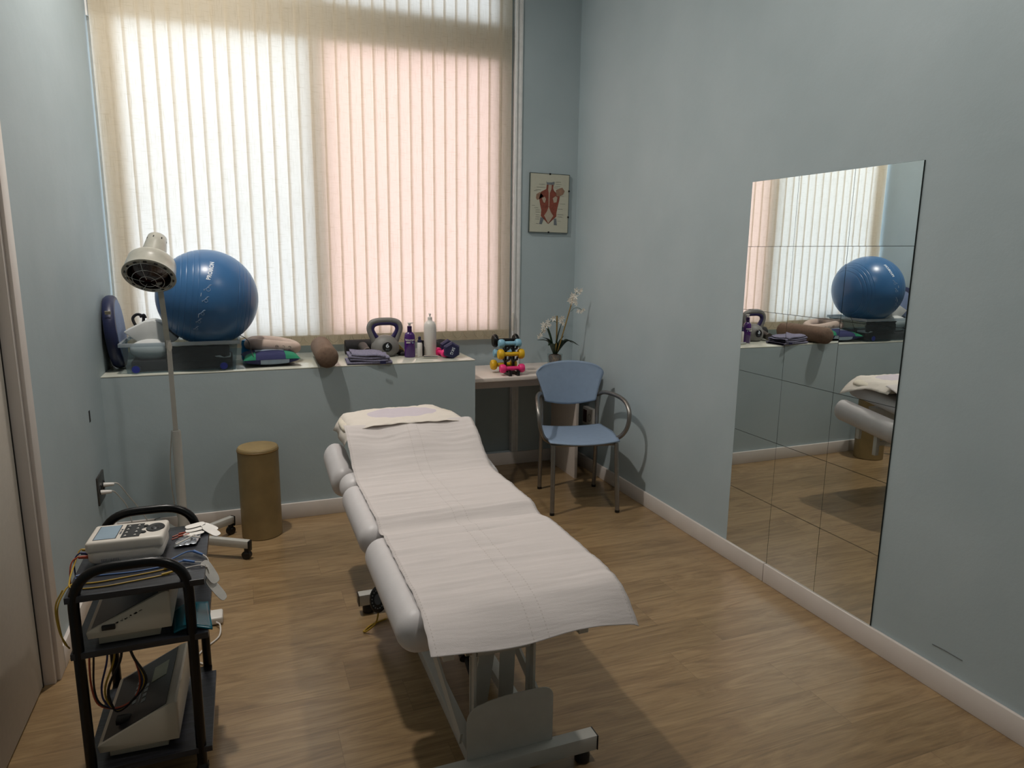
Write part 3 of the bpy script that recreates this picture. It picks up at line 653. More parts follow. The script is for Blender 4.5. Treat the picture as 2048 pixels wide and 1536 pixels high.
MB().lathe([(.092, .001), (.090, -.02), (.083, -.06), (.06, -.10), (.001, -.112)], HM, 40, cap=False).build('reflector', mat('reflector_dark', '3a3534', .25, .6), il)
MB().lathe([(.001, -.012), (.045, -.015), (.076, -.024), (.080, -.040), (.062, -.075), (.03, -.10), (.001, -.10)], HM, 32).build('bulb', BULB, il)
mb = MB()
for k in range(14):
    a = 2 * pi * (k + .3) / 14; mb.box(.095, .106, -.008, .008, .0012, .0032, HM @ Matrix.Rotation(a, 4, 'Z'), bev=.001)
for k in range(8):
    a = 2 * pi * k / 8
    for zz in (-.155, -.2): mb.box(.0455 - (zz < -.18) * .002, .0488 - (zz < -.18) * .002, -.0025, .0025, zz - .016, zz + .006, HM @ Matrix.Rotation(a, 4, 'Z'))
mb.build('vent_slots', BLK, il, smooth=False)
g = MB()
for rr, zz in ((.035, .034), (.068, .026), (.098, .010)): g.tube([HM @ Vector((cos(2 * pi * k / 36) * rr, sin(2 * pi * k / 36) * rr, zz)) for k in range(36)], .0012, 6, closed=True)
for k in range(5):
    a = 2 * pi * k / 5 + .4; g.tube([HM @ Vector((cos(a) * q, sin(a) * q, z)) for q, z in ((.004 + .012, .036), (.04, .033), (.07, .026), (.1, .008), (.106, .0))], .0012, 6, 3)
g.build('wire_guard', CHROME, il)
MB().tube([(lx - .02, ly + .01, .66), (-.385, 3.75, .45), (-.38, 3.76, .28), (-.368, 3.76, .18), (-.385, 3.76, .10), (-.42, 3.78, .01), (-.5, 3.8, .006)], .0028, 8, 8).build('cord', WHIC, il)

# ================================================================== TROLLEY
tr = thing('equipment_trolley', (-.31, 2.2, 0), 'black three-shelf trolley with tube handles beside the door', 'trolley')
TX0, TX1, TY0, TY1 = -.483, -.143, 2.0, 2.40
for z in (.645, .481, .120):
    MB().box(TX0, TX1 + (0 if z > .2 else -.012), TY0, TY1, z - .018, z, bev=.0008).build('shelf', BWOOD, tr, smooth=False)
for y, lean in ((2.012, 0), (2.45, 0)):
    x0, x1 = (-.463, -.185)
    zt = .712 if y < 2.2 else .708
    yy = y
    pts = [(x0 - .002, yy, .065), (x0 - .002, yy, zt), (x1, yy, zt), (x1 + .0, yy, .065)]
    MB().tube(fillet(pts, .105, 10), .0140, 18).build('handle_frame', BLKM, tr)
for x, y in ((-.465, 2.012), (-.185, 2.012), (-.465, 2.45), (-.185, 2.45)):
    c = MB().lathe([(.010, .068), (.014, .06), (.018, .05), (.001, .05)], TR(x, y, 0), 16)
    c.box(x - .016, x - .013, y - .016, y + .016, .02, .055, bev=.001).box(x + .013, x + .016, y - .016, y + .016, .02, .055, bev=.001)
    o = c.build('caster', BLK, tr); MB().tube([(x - .011, y, .025), (x + .011, y, .025)], .025, 24).build('wheel', mat('caster_grey', '8d8a84', .4) if 'caster_grey' not in bpy.data.materials else bpy.data.materials['caster_grey'], o)
for z in (.636, .472, .111):
    MB().box(-.475, -.17, 2.40, 2.445, z - .008, z + .004).build('crossbar', BLKM, tr, smooth=False)

# --- stimulator on the top shelf
te = thing('electrotherapy_unit', (-.355, 2.24, .645), 'cream handheld electrotherapy unit with grey screen and black keys on the top shelf', 'medical device')
tm = TR(-.356, 2.245, .645) @ RZ(-3) @ RX(0)
MB().box(-.100, .100, -.069, .069, 0.002, .058, tm, bev=.022, seg=5).build('lower_case', CREAM, te)
MB().box(-.102, .102, -.070, .070, .040, .076, tm, bev=.010, seg=4).build('upper_case', CREAM, te)
tz = .0765
MB().box(-.082, -.026, -.052, .050, tz - .002, tz + .0006, tm, bev=.0004).build('screen', LCD, te, smooth=False)
MB().box(-.084, -.024, -.054, .052, tz - .003, tz + .0001, tm).build('screen_bezel', BLK, te, smooth=False)
kp = [(-.012, -.054), (.037, -.054), (.037, -.036), (.045, -.030), (.045, -.016), (.036, -.008), (.036, .004), (.045, .012), (.045, .026), (.037, .032), (.037, .048), (-.012, .048)]
MB().prism(kp, .0012, tm @ TR(0, 0, tz - .0004)).build('keypad', BLK, te, smooth=False)
mb = MB()
for i, yv in enumerate((-.04, -.015, .010, .035)):
    for xv, s in ((-.002, 1), (.024, -1)): mb.prism([(xv - .004, yv - .003), (xv + .004, yv - .003), (xv, yv + .005)], .0006, tm @ TR(0, 0, tz + .0008))
mb.build('arrow_marks', WHITEP, te, smooth=False)
MB().lathe([(.001, tz + .002), (.010, tz + .002), (.012, tz), (.024, tz + .0015), (.026, tz - .001)], tm @ TR(.072, 0.006, 0), 32, sy=1.35).build('dial_pad', BLK, te)
for yv in (-.025, .022): MB().lathe([(.001, tz + .003), (.006, tz + .0025), (.0075, tz - .001)], tm @ TR(.0445, yv, 0), 20, sy=1.3).build('round_button', BLK, te)
_t = MB()
for k, hh in enumerate((.8, 1, .7, 1, .9, 0, 1, .8, 1)):
    if hh: _t.box(-.021, -.021 + .006 * hh, -.022 + k * .0046, -.0195 + k * .0046, tz - .0004, tz + .0003, tm)
_t.build('faint_print', GREYINK, te, smooth=False)
mb = MB()
for k in range(11): mb.box(-.062 + k * .0042, -.0605 + k * .0042, -.0688, -.0672, .012, .036, tm)
mb.build('speaker_slots', GREYINK, te, smooth=False)

# --- leads
def lead(name, lab, paths, m, plugs=(), pads=()):
    t = thing(name, paths[0][0], lab, 'cable')
    for p in paths: MB().tube(p, .0021, 7, 8).build('cable', m, t)
    for a, b, r in plugs: MB().tube([a, Vector(a).lerp(Vector(b), .3), b], [r, r * .8], 10).build('plug', m, t)
    for p in pads: MB().tube(p, .0018, 7, 6).build('tail_wire', WHIC, t)
    return t
z1 = .6475
lead('electrode_lead', 'orange-red electrode lead curling from the left end of the cream unit', [[(-.458, 2.20, .672), (-.485, 2.20, .674), (-.500, 2.19, .66), (-.502, 2.17, .62), (-.50, 2.16, .56)], [(-.25, 2.34, z1), (-.222, 2.352, z1 + .003), (-.20, 2.357, z1 + .003)], [(-.25, 2.318, z1), (-.225, 2.328, z1 + .003), (-.2, 2.336, z1 + .003)]], REDC, [((-.458, 2.20, .672), (-.482, 2.20, .674), .0055), ((-.232, 2.348, z1 + .004), (-.20, 2.358, z1 + .004), .0035), ((-.232, 2.327, z1 + .004), (-.2, 2.337, z1 + .004), .0038)])
lead('electrode_lead', 'dark blue electrode lead leaving the left end of the cream unit', [[(-.458, 2.225, .672), (-.484, 2.225, .676), (-.497, 2.215, .655), (-.494, 2.20, .60), (-.49, 2.19, .54)]], DBLU, [((-.458, 2.225, .672), (-.48, 2.226, .675), .005)])
lead('electrode_lead', 'yellow electrode lead nearest the front edge of the top shelf', [[(-.458, 2.25, .672), (-.485, 2.25, .677), (-.493, 2.22, .66), (-.487, 2.10, .652), (-.47, 2.05, z1), (-.40, 2.036, z1), (-.33, 2.044, z1), (-.255, 2.056, z1), (-.235, 2.062, z1)], [(-.487, 2.02, .66), (-.505, 2.01, .62), (-.503, 2.01, .55), (-.492, 2.02, .50)]], YELC, [((-.255, 2.056, z1 + .002), (-.218, 2.068, z1 + .003), .0036), ((-.458, 2.25, .672), (-.482, 2.251, .676), .005)], [[(-.218, 2.068, z1 + .002), (-.19, 2.085, z1), (-.155, 2.08, z1 + .004), (-.138, 2.085, .64)]])
lead('electrode_lead', 'yellow electrode lead lying just behind the front one', [[(-.478, 2.080, z1), (-.42, 2.070, z1), (-.36, 2.076, z1), (-.29, 2.086, z1), (-.25, 2.095, z1)], [(-.478, 2.080, z1), (-.492, 2.06, .64), (-.507, 2.03, .60), (-.5, 2.02, .52), (-.489, 2.03, .485)]], YELC, [((-.252, 2.095, z1 + .003), (-.226, 2.100, z1 + .004), .006)])
lead('electrode_lead', 'light blue electrode lead with plug near the right edge of the top shelf', [[(-.478, 2.13, z1), (-.44, 2.15, z1), (-.36, 2.142, z1), (-.27, 2.14, z1), (-.24, 2.16, z1), (-.20, 2.185, .654), (-.175, 2.18, .656)]], BLUC, [((-.178, 2.182, .655), (-.152, 2.152, .653), .0045)], [[(-.152, 2.152, .653), (-.138, 2.13, .645), (-.128, 2.11, .60), (-.128, 2.10, .57)]])
lead('electrode_lead', 'pale blue electrode lead with plug at the front right corner of the shelf', [[(-.478, 2.115, z1), (-.42, 2.115, z1), (-.33, 2.108, z1), (-.255, 2.118, z1), (-.20, 2.13, .652)]], BLUC, [((-.203, 2.13, .652), (-.172, 2.108, .652), .0045)], [[(-.172, 2.108, .652), (-.15, 2.095, .652), (-.137, 2.085, .635), (-.134, 2.08, .61)]])
# electrode pads
def pad(c, a, tilt, lab, grp=None, L=.05, Wd=.034, MX=None):
    mtx = TR(*c) @ (MX or RZ(a) @ RX(tilt[0]) @ RY(tilt[1]))
    out = [(L / 2 * math.copysign(abs(cos(t)) ** .6, cos(t)), Wd / 2 * math.copysign(abs(sin(t)) ** .6, sin(t))) for t in [2 * pi * k / 28 for k in range(28)]]
    o = MB().prism(out, .0012, mtx).build('electrode_pad', PADW, origin=c); tag(o, lab, 'electrode pad', 'white gel electrode pads on the trolley top')
    MB().prism([(x * 1.02, y * 1.02) for x, y in out], .0008, mtx @ TR(0, 0, -.0009)).build('backing', BLK, o, origin=c, smooth=False)
    return o
for i, (c, a, tl, L, lab) in enumerate([((-.185, 2.385, .660), 15, (0, -4), .06, 'white electrode pad topmost of the fan behind the cream unit'), ((-.183, 2.362, .656), 8, (0, -4), .06, 'white electrode pad second of the fan behind the cream unit'), ((-.187, 2.335, .652), 10, (0, -2), .062, 'white electrode pad lowest of the fan behind the cream unit'),
        ((-.142, 2.372, .654), -30, (0, 18), .055, 'white electrode pad drooping over the shelf edge at the rear corner'), ((-.135, 2.345, .650), -35, (0, 24), .06, 'white electrode pad drooping in front of the rear corner one')]): pad(c, a, tl, lab, L=L)
pad((-.132, 2.085, .625), 0, None, 'white electrode pad hanging over the front right shelf edge', L=.075, MX=RZ(25) @ RX(65) @ RZ(-72), Wd=.030); pad((-.118, 2.080, .572), 0, None, 'white electrode pad hanging lowest off the front right shelf edge', L=.085, Wd=.026, MX=RZ(35) @ RX(68) @ RZ(-66))
mb = MB(); mb.grid(lambda u, v: Vector((-.24 + .065 * u + .01 * v, 2.245 + .07 * v, .650 + .006 * abs(noise2(u * 5, v * 4)))), 9, 9); tag(mb.build('foil_packet', SILV, angle=0, solid=.0006, origin=(-.21, 2.27, .648)), 'crumpled silver foil packet beside the cream unit', 'packet')
for p0, p1, lab in (((-.232, 2.245, .658), (-.182, 2.30, .661), 'white pin connector lying over the foil packet'), ((-.215, 2.31, .660), (-.165, 2.28, .658), 'white pin connector lying behind the foil packet')):
    tag(MB().tube([p0, p1], .0024, 8).build('pin_connector', WHIC, origin=p0), lab, 'connector')

# --- wedge consoles
def console(name, o, lab, L, m, rz, w=.205, h0=.018, h1=.105, hh=.03, keys=True):
    t = thing(name, o, lab, 'medical device', rz=R(rz) if rz else None)
    # profile in x,z : low at the left, high at the right; length along +y
    prof = [(0, hh), (w, hh), (w * 1.0, h1 + hh), (w * .97, h1 + hh + .004), (w * .90, h1 + hh), (0.0, h0 + hh + .004), (-.004, h0 + hh)]
    X = Matrix(((1, 0, 0, 0), (0, 0, 1, 0), (0, 1, 0, 0), (0, 0, 0, 1)))       # (x,y,z)->(x,z,y)
    MB().prism(prof, L, X, bev=.0015).build('housing', m, t)
    MB().box(w * .10, w * .84, .02, L - .02, 0.0015, hh, bev=.001).build('plinth', RUST, t)
    # sloping panel
    a = Vector((0.003, 0, h0 + hh + .0045)); b = Vector((w * .885, 0, h1 + hh + .0005)); d = (b - a); n = Vector((-d.z, 0, d.x)).normalized()
    def PT(u, v, k=.001): return a + d * u + Vector((0, L * v, 0)) + n * k
    def quad(u0, u1, v0, v1, k, mt, nm, par=t):
        vs = [PT(u0, v0, k), PT(u1, v0, k), PT(u1, v1, k), PT(u0, v1, k)]; vs += [p - n * .0015 for p in vs]
        return MB().add(vs, [[0, 1, 2, 3], [7, 6, 5, 4], [0, 4, 5, 1], [1, 5, 6, 2], [2, 6, 7, 3], [3, 7, 4, 0]]).build(nm, mt, par, smooth=False)
    quad(.03, .97, .03, .97, .001, PANEL, 'panel')
    if keys:
        quad(.62, .86, .55, .80, .0022, LCDG, 'display')
        for i in range(6): quad(.36, .42, .36 + i * .075, .41 + i * .075, .0022, mat('key_grey', '8f989a', .5) if 'key_grey' not in bpy.data.materials else bpy.data.materials['key_grey'], 'key')
        for i in range(4): quad(.52 + 0 * i, .58, .30 + i * .075, .35 + i * .075, .0022, bpy.data.materials['key_grey'], 'key')
        quad(.465, .475, .32, .80, .0022, bpy.data.materials['key_grey'], 'divider_line')
    return t, PT, n
c1, PT1, n1 = console('wedge_console', (-.440, 2.012, .481), 'worn cream wedge-shaped therapy console on the middle shelf', .30, CREAM2, 0, keys=False)
MB().box(.035, .068, -.008, .001, .052, .066, bev=.002).build('latch', BLK, c1)
c2, PT2, n2 = console('wedge_console', (-.447, 2.03, .120), 'cream wedge-shaped therapy console with keypad on the bottom shelf', .33, CREAM2, -2, h0=.02, h1=.115)
q = PT2(.30, .17, .004); MB().box(q.x - .018, q.x + .018, q.y - .014, q.y + .014, q.z - .006, q.z + .010, bev=.002).build('tape_latch', BLK, c2)
mb = MB()
for k in range(16):
    t_ = k / 15; x = .072 + .062 * t_ + random.uniform(-.003, .003); z = .066 + .028 * t_ + random.uniform(-.0015, .0015); q = random.uniform(.001, .0032)
    if t_ > .85: q *= .6
    mb.prism([(x + q * cos(a) * random.uniform(.6, 1.6), z + q * .7 * sin(a) * random.uniform(.6, 1.2)) for a in [2 * pi * j / 7 for j in range(7)]], .0004, TR(0, -.0002, 0) @ RX(90))
o = mb.build('chipped_paint', DARK, c1, smooth=False); o['kind'] = 'stuff'
# teal pouch
tg = MB().grid(lambda u, v: Vector((-.232 + .10 * u - .015 * v, 2.018 + .13 * v, .486 + .010 * sin(u * 4) + .022 * u * v)), 12, 12)
tag(tg.build('teal_pouch', TEAL, angle=0, solid=.004, origin=(-.18, 2.08, .481)), 'shiny teal pouch lying beside the middle console', 'pouch')
# bundle of cables under the middle shelf
for m, dx, lab, wv in ((REDC, 0, 'red', .0), (BLKC, .012, 'black', .3), (DBLU, .05, 'dark blue', .6), (YELC, .07, 'yellow', .9), (BLKC, .09, 'thick black', 1.4)):
    ox, oy = -.034, -.09
    pts = [(-.425 + dx * .8, 2.22, .462), (-.435 + dx * .9, 2.22, .38), (-.435 + dx * .5, 2.215, .30), (-.42 + dx * .3, 2.21, .245 + .01 * wv), (-.375, 2.21, .225 - .008 * wv), (-.330, 2.21, .245), (-.310 + .012 * wv, 2.21, .30), (-.325, 2.22, .38), (-.365 + dx * .3, 2.225, .462)]
    pts = [(x + ox, y + oy, z) for x, y, z in pts]
    o = MB().tube(pts, .0028 if wv < 1 else .0038, 8, 6).build('looped_cable', m, origin=(-.4, 2.22, .46)); tag(o, lab + ' cable hanging in a loop under the middle shelf', 'cable')

# ================================================================== LEDGE ITEMS
ZT = ZL
# clear storage box
bx = thing('storage_box', (-.34, 4.30, ZT), 'clear plastic storage box with blue wheels on the left of the ledge', 'storage box')
X0, X1, Y0, Y1 = -.606, -.036, 4.122, 4.50
mb = MB()
def wallq(a, b, c, d, t=.003):
    a, b, c, d = map(Vector, (a, b, c, d)); n = (b - a).cross(d - a).normalized() * t
    mb.add([a, b, c, d, a + n, b + n, c + n, d + n], [[0, 1, 2, 3], [7, 6, 5, 4], [0, 4, 5, 1], [1, 5, 6, 2], [2, 6, 7, 3], [3, 7, 4, 0]])
fl = .018; zt_ = 1.055; zb_ = ZT + .004
A = [(X0 + fl, Y0 + .01, zb_), (X1 - fl, Y0 + .01, zb_), (X1 - fl, Y1 - .01, zb_), (X0 + fl, Y1 - .01, zb_)]; Bq = [(X0, Y0, zt_), (X1, Y0, zt_), (X1, Y1, zt_), (X0, Y1, zt_)]
for i in range(4): k = (i + 1) % 4; wallq(A[i], A[k], Bq[k], Bq[i])
mb.box(X0 + fl, X1 - fl, Y0 + .01, Y1 - .01, ZT + .002, ZT + .006)
mb.build('tub', CLEAR, bx, smooth=False)
MB().box(X0 - .012, X1 + .012, Y0 - .012, Y0, zt_ - .018, zt_ + .002, bev=.002).box(X0 - .012, X1 + .012, Y1, Y1 + .012, zt_ - .018, zt_ + .002, bev=.002).box(X0 - .014, X0, Y0 - .012, Y1 + .012, zt_ - .018, zt_ + .002, bev=.002).box(X1, X1 + .014, Y0 - .012, Y1 + .012, zt_ - .018, zt_ + .002, bev=.002).build('rim', RIMM, bx)
for x in (-.545, -.112):
    MB().lathe([(.001, 0), (.021, 0), (.024, .004), (.024, .014), (.001, .014)], along((x, Y0 + .004, ZT + .026), (0, -1, 0)), 28).build('wheel', CLEAR, bx)
    MB().lathe([(.001, .0145), (.019, .0145), (.0195, .0155), (.001, .0165)], along((x, Y0 + .004, ZT + .026), (0, -1, 0)), 28).build('hub_cap', mat('blue_hub', '2b3588', .4), bx)
# contents
t = MB().box(-.575, -.07, 4.17, 4.47, ZT + .008, ZT + .062, bev=.012).grid(lambda u, v: Vector((-.565 + .47 * u, 4.20 + .25 * v, ZT + .06 + .018 * abs(noise2(u * 6, v * 4)))), 14, 10).build('dark_clothing', BLKF, origin=(-.35, 4.3, ZT + .008)); tag(t, 'dark folded fabric filling the bottom of the clear box', 'fabric')
mb = MB().grid(lambda u, v: Vector((-.40 + .32 * u, 4.158 + .02 * abs(noise2(u * 4, v * 3)), ZT + .05 + .085 * v)), 12, 8)
tag(mb.build('black_bag', BLKF, angle=0, solid=.01, origin=(-.25, 4.16, ZT + .06)), 'black bag pressed to the front of the clear box', 'bag')
tag(MB().box(-.205, -.075, 4.165, 4.25, ZT + .062, ZT + .082, bev=.008, seg=3).build('white_slipper', WFOAM, origin=(-.14, 4.2, ZT + .062)), 'flat white padded item low in the right end of the clear box', 'pad')
bag = MB().ball((-.478, 4.235, ZT + .115), .105, .055, .058, 14); tag(bag.build('cotton_bag', WFOAM, origin=(-.5, 4.235, ZT + .06)), 'crumpled white bag inside the left end of the clear box', 'bag')
# wedge foam
wf = [(-.13, .0), (-.02, .055), (.02, .06), (.05, .048), (.14, -.045), (.10, -.07), (-.06, -.06)]
tag(MB().prism(wf, .16, TR(-.478, 4.40, 1.105) @ RX(90), bev=.008).build('foam_wedge', WFOAM, origin=(-.5, 4.32, 1.05)), 'grey-white foam wedge pillow sticking out of the clear box', 'pillow')
tag(MB().tube([(-.565, 4.46, 1.10), (-.585, 4.47, 1.155), (-.56, 4.47, 1.18), (-.53, 4.46, 1.165), (-.535, 4.46, 1.12)], .008, 10, 6).tube([(-.545, 4.45, 1.165), (-.525, 4.45, 1.18), (-.515, 4.45, 1.16)], .006, 8, 4).build('black_strap', BLKF, origin=(-.56, 4.46, 1.1)), 'small black strap loop behind the foam wedge', 'strap')
for k, lab in ((0, 'grey-green hose coil lying under the left side of the ball'), ):
    mb = MB()
    for q in range(4): mb.tube([(-.43 + .065 * cos(a) , 4.448 + .035 * sin(a), 1.065 + .013 * q) for a in [2 * pi * j / 20 for j in range(20)]], .006, 8, closed=True)
    tag(mb.build('hose_coil', mat('hose_grey', '4b5554', .5), origin=(-.4, 4.4, 1.06)), lab, 'hose')
# gym ball
bc = Vector((-.176, 4.27, 1.282)); br = .266
gb = thing('exercise_ball', (bc.x, bc.y, bc.z - br), 'large shiny blue exercise ball sitting in the clear box', 'ball')
ax = Vector((.985, .10, -.12)).normalized(); BMt = along(bc, ax)
rings = []; prof = []
ridges = [-.66, -.56, -.46, -.34, -.24, .52, .60, .68, .76]
nn = 420
for i in range(nn + 1):
    th = pi * i / nn; z = -cos(th); r = sin(th)
    g_ = 0
    for q in ridges: g_ -= .0026 * math.exp(-((z - q) / .0055) ** 2)
    prof.append((max(1e-4, r * (br + g_)), z * (br + g_)))
MB().lathe(prof, BMt, 96, cap=False).build('ball_skin', BALL, gb, angle=0)
def sph(az, el, k=.0006):
    a, e = R(az), R(el); return bc + Vector((sin(a) * cos(e), -cos(a) * cos(e), sin(e))) * (br + k)
# lettering runs up the front: baseline direction from (3,24) to (14,50) degrees
def ontoball(path, size_deg):
    (a0, e0), (a1, e1) = path
    def fn(v):
        t = v.x; az = a0 + (a1 - a0) * (t + .5); el = e0 + (e1 - e0) * (t + .5)
        az -= v.y / max(.3, cos(R(el))) * size_deg * .97; el += v.y * size_deg * .15
        return sph(az, el, .0005 + v.z)
    return fn
tm_ = text_mb('PROIRON', .235, .0004, None, .006)
fnb = ontoball(((4.3, 24.5), (13.5, 49)), 27)
for i, v in enumerate(tm_.v): tm_.v[i] = fnb(Vector((v.x * .98, v.y * 1.0, v.z)))
tm_.build('lettering', PRINTW, gb, smooth=False)
def doodle(az, el, s, kind):
    P = lambda x, y: sph(az + x * s / max(.3, cos(R(el))), el + y * s)
    mb = MB()
    mb.tube([P(cos(t) * 1.6, -1.5 + sin(t) * 1.6) for t in [2 * pi * k / 14 for k in range(14)]], .0009, 5, closed=True)
    mb.tube([P(-3, -1.5), P(-1, 0), P(1, 1.2), P(2.4, 3.0)], .0011, 5, 3); mb.tube([P(-.5, .5), P(1.5, 2.6), P(3.2, 2.4)], .0011, 5, 3)
    mb.tube([P(-3.4 + .5 * cos(t), -1.7 + .5 * sin(t)) for t in [2 * pi * k / 8 for k in range(8)]], .0011, 5, closed=True)
    mb.build('printed_figure', PRINTB, gb)
for az, el, s in ((3.5, 15, 1.3), (.2, 2, 1.1), (-4.5, -13, 1.0), (-9.5, -23, 1.0), (-15, -33, .9)): doodle(az, el, s, 0)
for az, el in ((-4.2, 9.5), (-9, -15)): MB().tube([sph(az, el), sph(az - .8, el - 4)], .0012, 5).build('printed_dash', PRINTW, gb)

# navy balance cushion leaning on the left wall
dc = thing('balance_cushion', (-.655, 4.36, ZT), 'navy round seat cushion standing on edge against the left wall', 'cushion')
dm = TR(-.664, 4.37, ZT + .203) @ RZ(2) @ RY(86)
MB().lathe([(.001, -.032), (.17, -.032), (.19, -.028), (.2, -.015), (.202, 0), (.2, .015), (.19, .028), (.17, .032), (.001, .032)], dm, 48, sx=1.0, sy=1.0).build('cushion_side', NAVY, dc)
MB().lathe([(.001, .038), (.10, .038), (.165, .035), (.178, .030), (.001, .030)], dm, 40).build('cushion_face', NAVYF, dc)
MB().box(-.014, .014, -.010, .010, -.001, .001, TR(-.662, 4.183, 1.215) @ RX(-65)).build('care_tag', mat('tag_beige', 'a9a08c', .8), dc, smooth=False)

# cyan bottle
tag(MB().lathe([(.001, 0), (.026, 0), (.03, .01), (.03, .06), (.026, .08), (.028, .10), (.024, .122), (.001, .128)], TR(.010, 4.465, ZT), 24).build('cyan_shaker', CYAN, origin=(.010, 4.465, ZT)), 'cyan round plastic bottle between the clear box and the patchwork cushion', 'bottle')
# patchwork cushion
pc = thing('patchwork_cushion', (.13, 4.28, ZT), 'navy patchwork cushion with green corners at the ledge front edge', 'cushion')
def cushf(u, v, hx, hy, hz, c, rz=0, k=1):
    x = (u * 2 - 1); y = (v * 2 - 1)
    e = (1 - x * x) * (1 - y * y); pinch = 1 - .10 * (1 - abs(x * y)) 
    X = x * hx * (1 - .08 * (1 - y * y) * abs(x)); Y = y * hy * (1 - .08 * (1 - x * x) * abs(y)); Z = k * hz * max(0, e) ** .38
    p = Vector((X, Y, Z)); p.rotate(Matrix.Rotation(rz, 3, 'Z')); return Vector(c) + p
cc = (.136, 4.275, ZT + .045)
g1 = MB(); g1.grid(lambda u, v: cushf(u, v, .155, .145, .044, cc, .05, 1), 25, 25); g1.grid(lambda u, v: cushf(u, v, .155, .145, .044, cc, .05, -1), 25, 25)
g1.build('cover', PATCH1, pc, angle=0)
def patch(u0, u1, v0, v1, m, nm, k=1, off=.0012):
    g = MB().grid(lambda u, v: cushf(u0 + (u1 - u0) * u, v0 + (v1 - v0) * v, .156, .146, .0455, cc, .05, k) + Vector((0, 0, off * k)), 10, 10); g.build(nm, m, pc, angle=0)
patch(.0, .22, 0, .25, PATCH2, 'corner_patch'); patch(.74, 1, 0, .28, PATCH2, 'corner_patch'); patch(.22, .74, .30, .70, PATCH3, 'centre_patch'); patch(.30, .80, 0, .10, PATCH3, 'edge_patch', -1)
# neck pillow (ring) on top
npw = thing('neck_pillow', (.19, 4.34, .985), 'beige ring-shaped neck pillow resting on the patchwork cushion', 'pillow')
pts = [(.03 + .0, 4.37, 1.000), (.06, 4.46, 1.005), (.16, 4.47, 1.0), (.25, 4.43, .985), (.285, 4.35, .975), (.25, 4.275, .985), (.16, 4.26, 1.0), (.07, 4.29, 1.008)]
MB().tube(pts, .033, 18, 6, closed=True).build('ring_cushion', BEIF, npw)
mb = MB()
for k in range(3):
    x = .175 + k * .035; y = 4.2285 + .006 * k; z = 1.0 - .005 * k
    mb.tube([(x + .008 * cos(a), y - .0045, z + .008 * sin(a)) for a in [R(-40 + 260 * j / 10) for j in range(11)]], .0012, 6); mb.tube([(x - .006, y - .005, z - .011), (x + .008, y - .005, z - .012)], .0012, 6)
mb.build('embroidery', INK, npw)
# black cable over the pillow
tag(MB().tube([(-.06, 4.29, 1.062), (-.02, 4.27, 1.065), (.02, 4.215, 1.04), (.035, 4.165, .985), (.045, 4.14, .955)], .0022, 8, 6).build('black_cable', BLKC, origin=(-.06, 4.3, 1.06)), 'thin black cord trailing from the box over the patchwork cushion', 'cord')
# brown bolster
bo = thing('brown_bolster', (.445, 4.22, ZT), 'brown fabric cylinder bolster poking over the ledge edge', 'bolster')
ra = .0625; a = Vector((.436, 4.025, ZT + ra)); b = Vector((.450, 4.50, ZT + ra)); L = (b - a).length
MB().lathe([(.001, -.022), (.035, -.020), (.053, -.012), (ra, .003), (ra, L), (.05, L + .015), (.001, L + .02)], along(a, b - a), 36).build('roll', BROWN, bo)
# towel
tw = thing('folded_towel', (.69, 4.17, ZT), 'folded grey towel lying near the ledge front edge', 'towel')
for k in range(4):
    x0 = .555 + .012 * (k % 2) + .005 * k; x1 = .815 - .018 * (k % 2) - .008 * k
    z = ZT + .010 + k * .0165
    fn = lambda u, v, s: Vector((x0 + (x1 - x0) * u + .012 * v, 4.095 + .02 * u * 0 + .18 * v - .03 * u, z + s * .0075 + .004 * sin(u * 6 + k) * (k > 0) + (0.004 * sin(v * 7)) * (k > 1) - .016 * (u ** 2) * (k / 3)))
    m2 = MB().grid(lambda u, v: fn(u, v, 1), 14, 8); m2.grid(lambda u, v: fn(u, v, -1), 14, 8)
    m2.tube([fn(i / 13, 0, 0) for i in range(14)], .0078, 10); m2.tube([fn(i / 13, 1, 0) for i in range(14)], .0078, 10)
    m2.build('towel_fold', TOWEL, tw, angle=0)
MB().box(-.017, .017, -.001, .001, -.009, .009, TR(.757, 4.052, ZT + .013) @ RZ(-8)).build('care_label', NAVYD, tw, smooth=False)
# black foam roller and massage head
tag(MB().tube([(.605, 4.535, ZT + .047), (.850, 4.535, ZT + .047)], .0465, 32).build('foam_roller', BLKF, origin=(.73, 4.535, ZT)), 'short black foam roller lying behind the grey towel', 'roller')
mg = thing('massage_gun', (.70, 4.36, ZT), 'dark grey massage gun lying against the black foam roller', 'massage gun')
MB().tube([(.706, 4.47, ZT + .055), (.712, 4.42, ZT + .045), (.716, 4.36, ZT + .034)], [.032, .026], 20).build('body', mat('gun_grey', '2b2826', .45), mg)
MB().tube([(.716, 4.36, ZT + .034), (.717, 4.345, ZT + .033)], .029, 20).build('collar', mat('gun_ring', '4a443f', .4), mg)
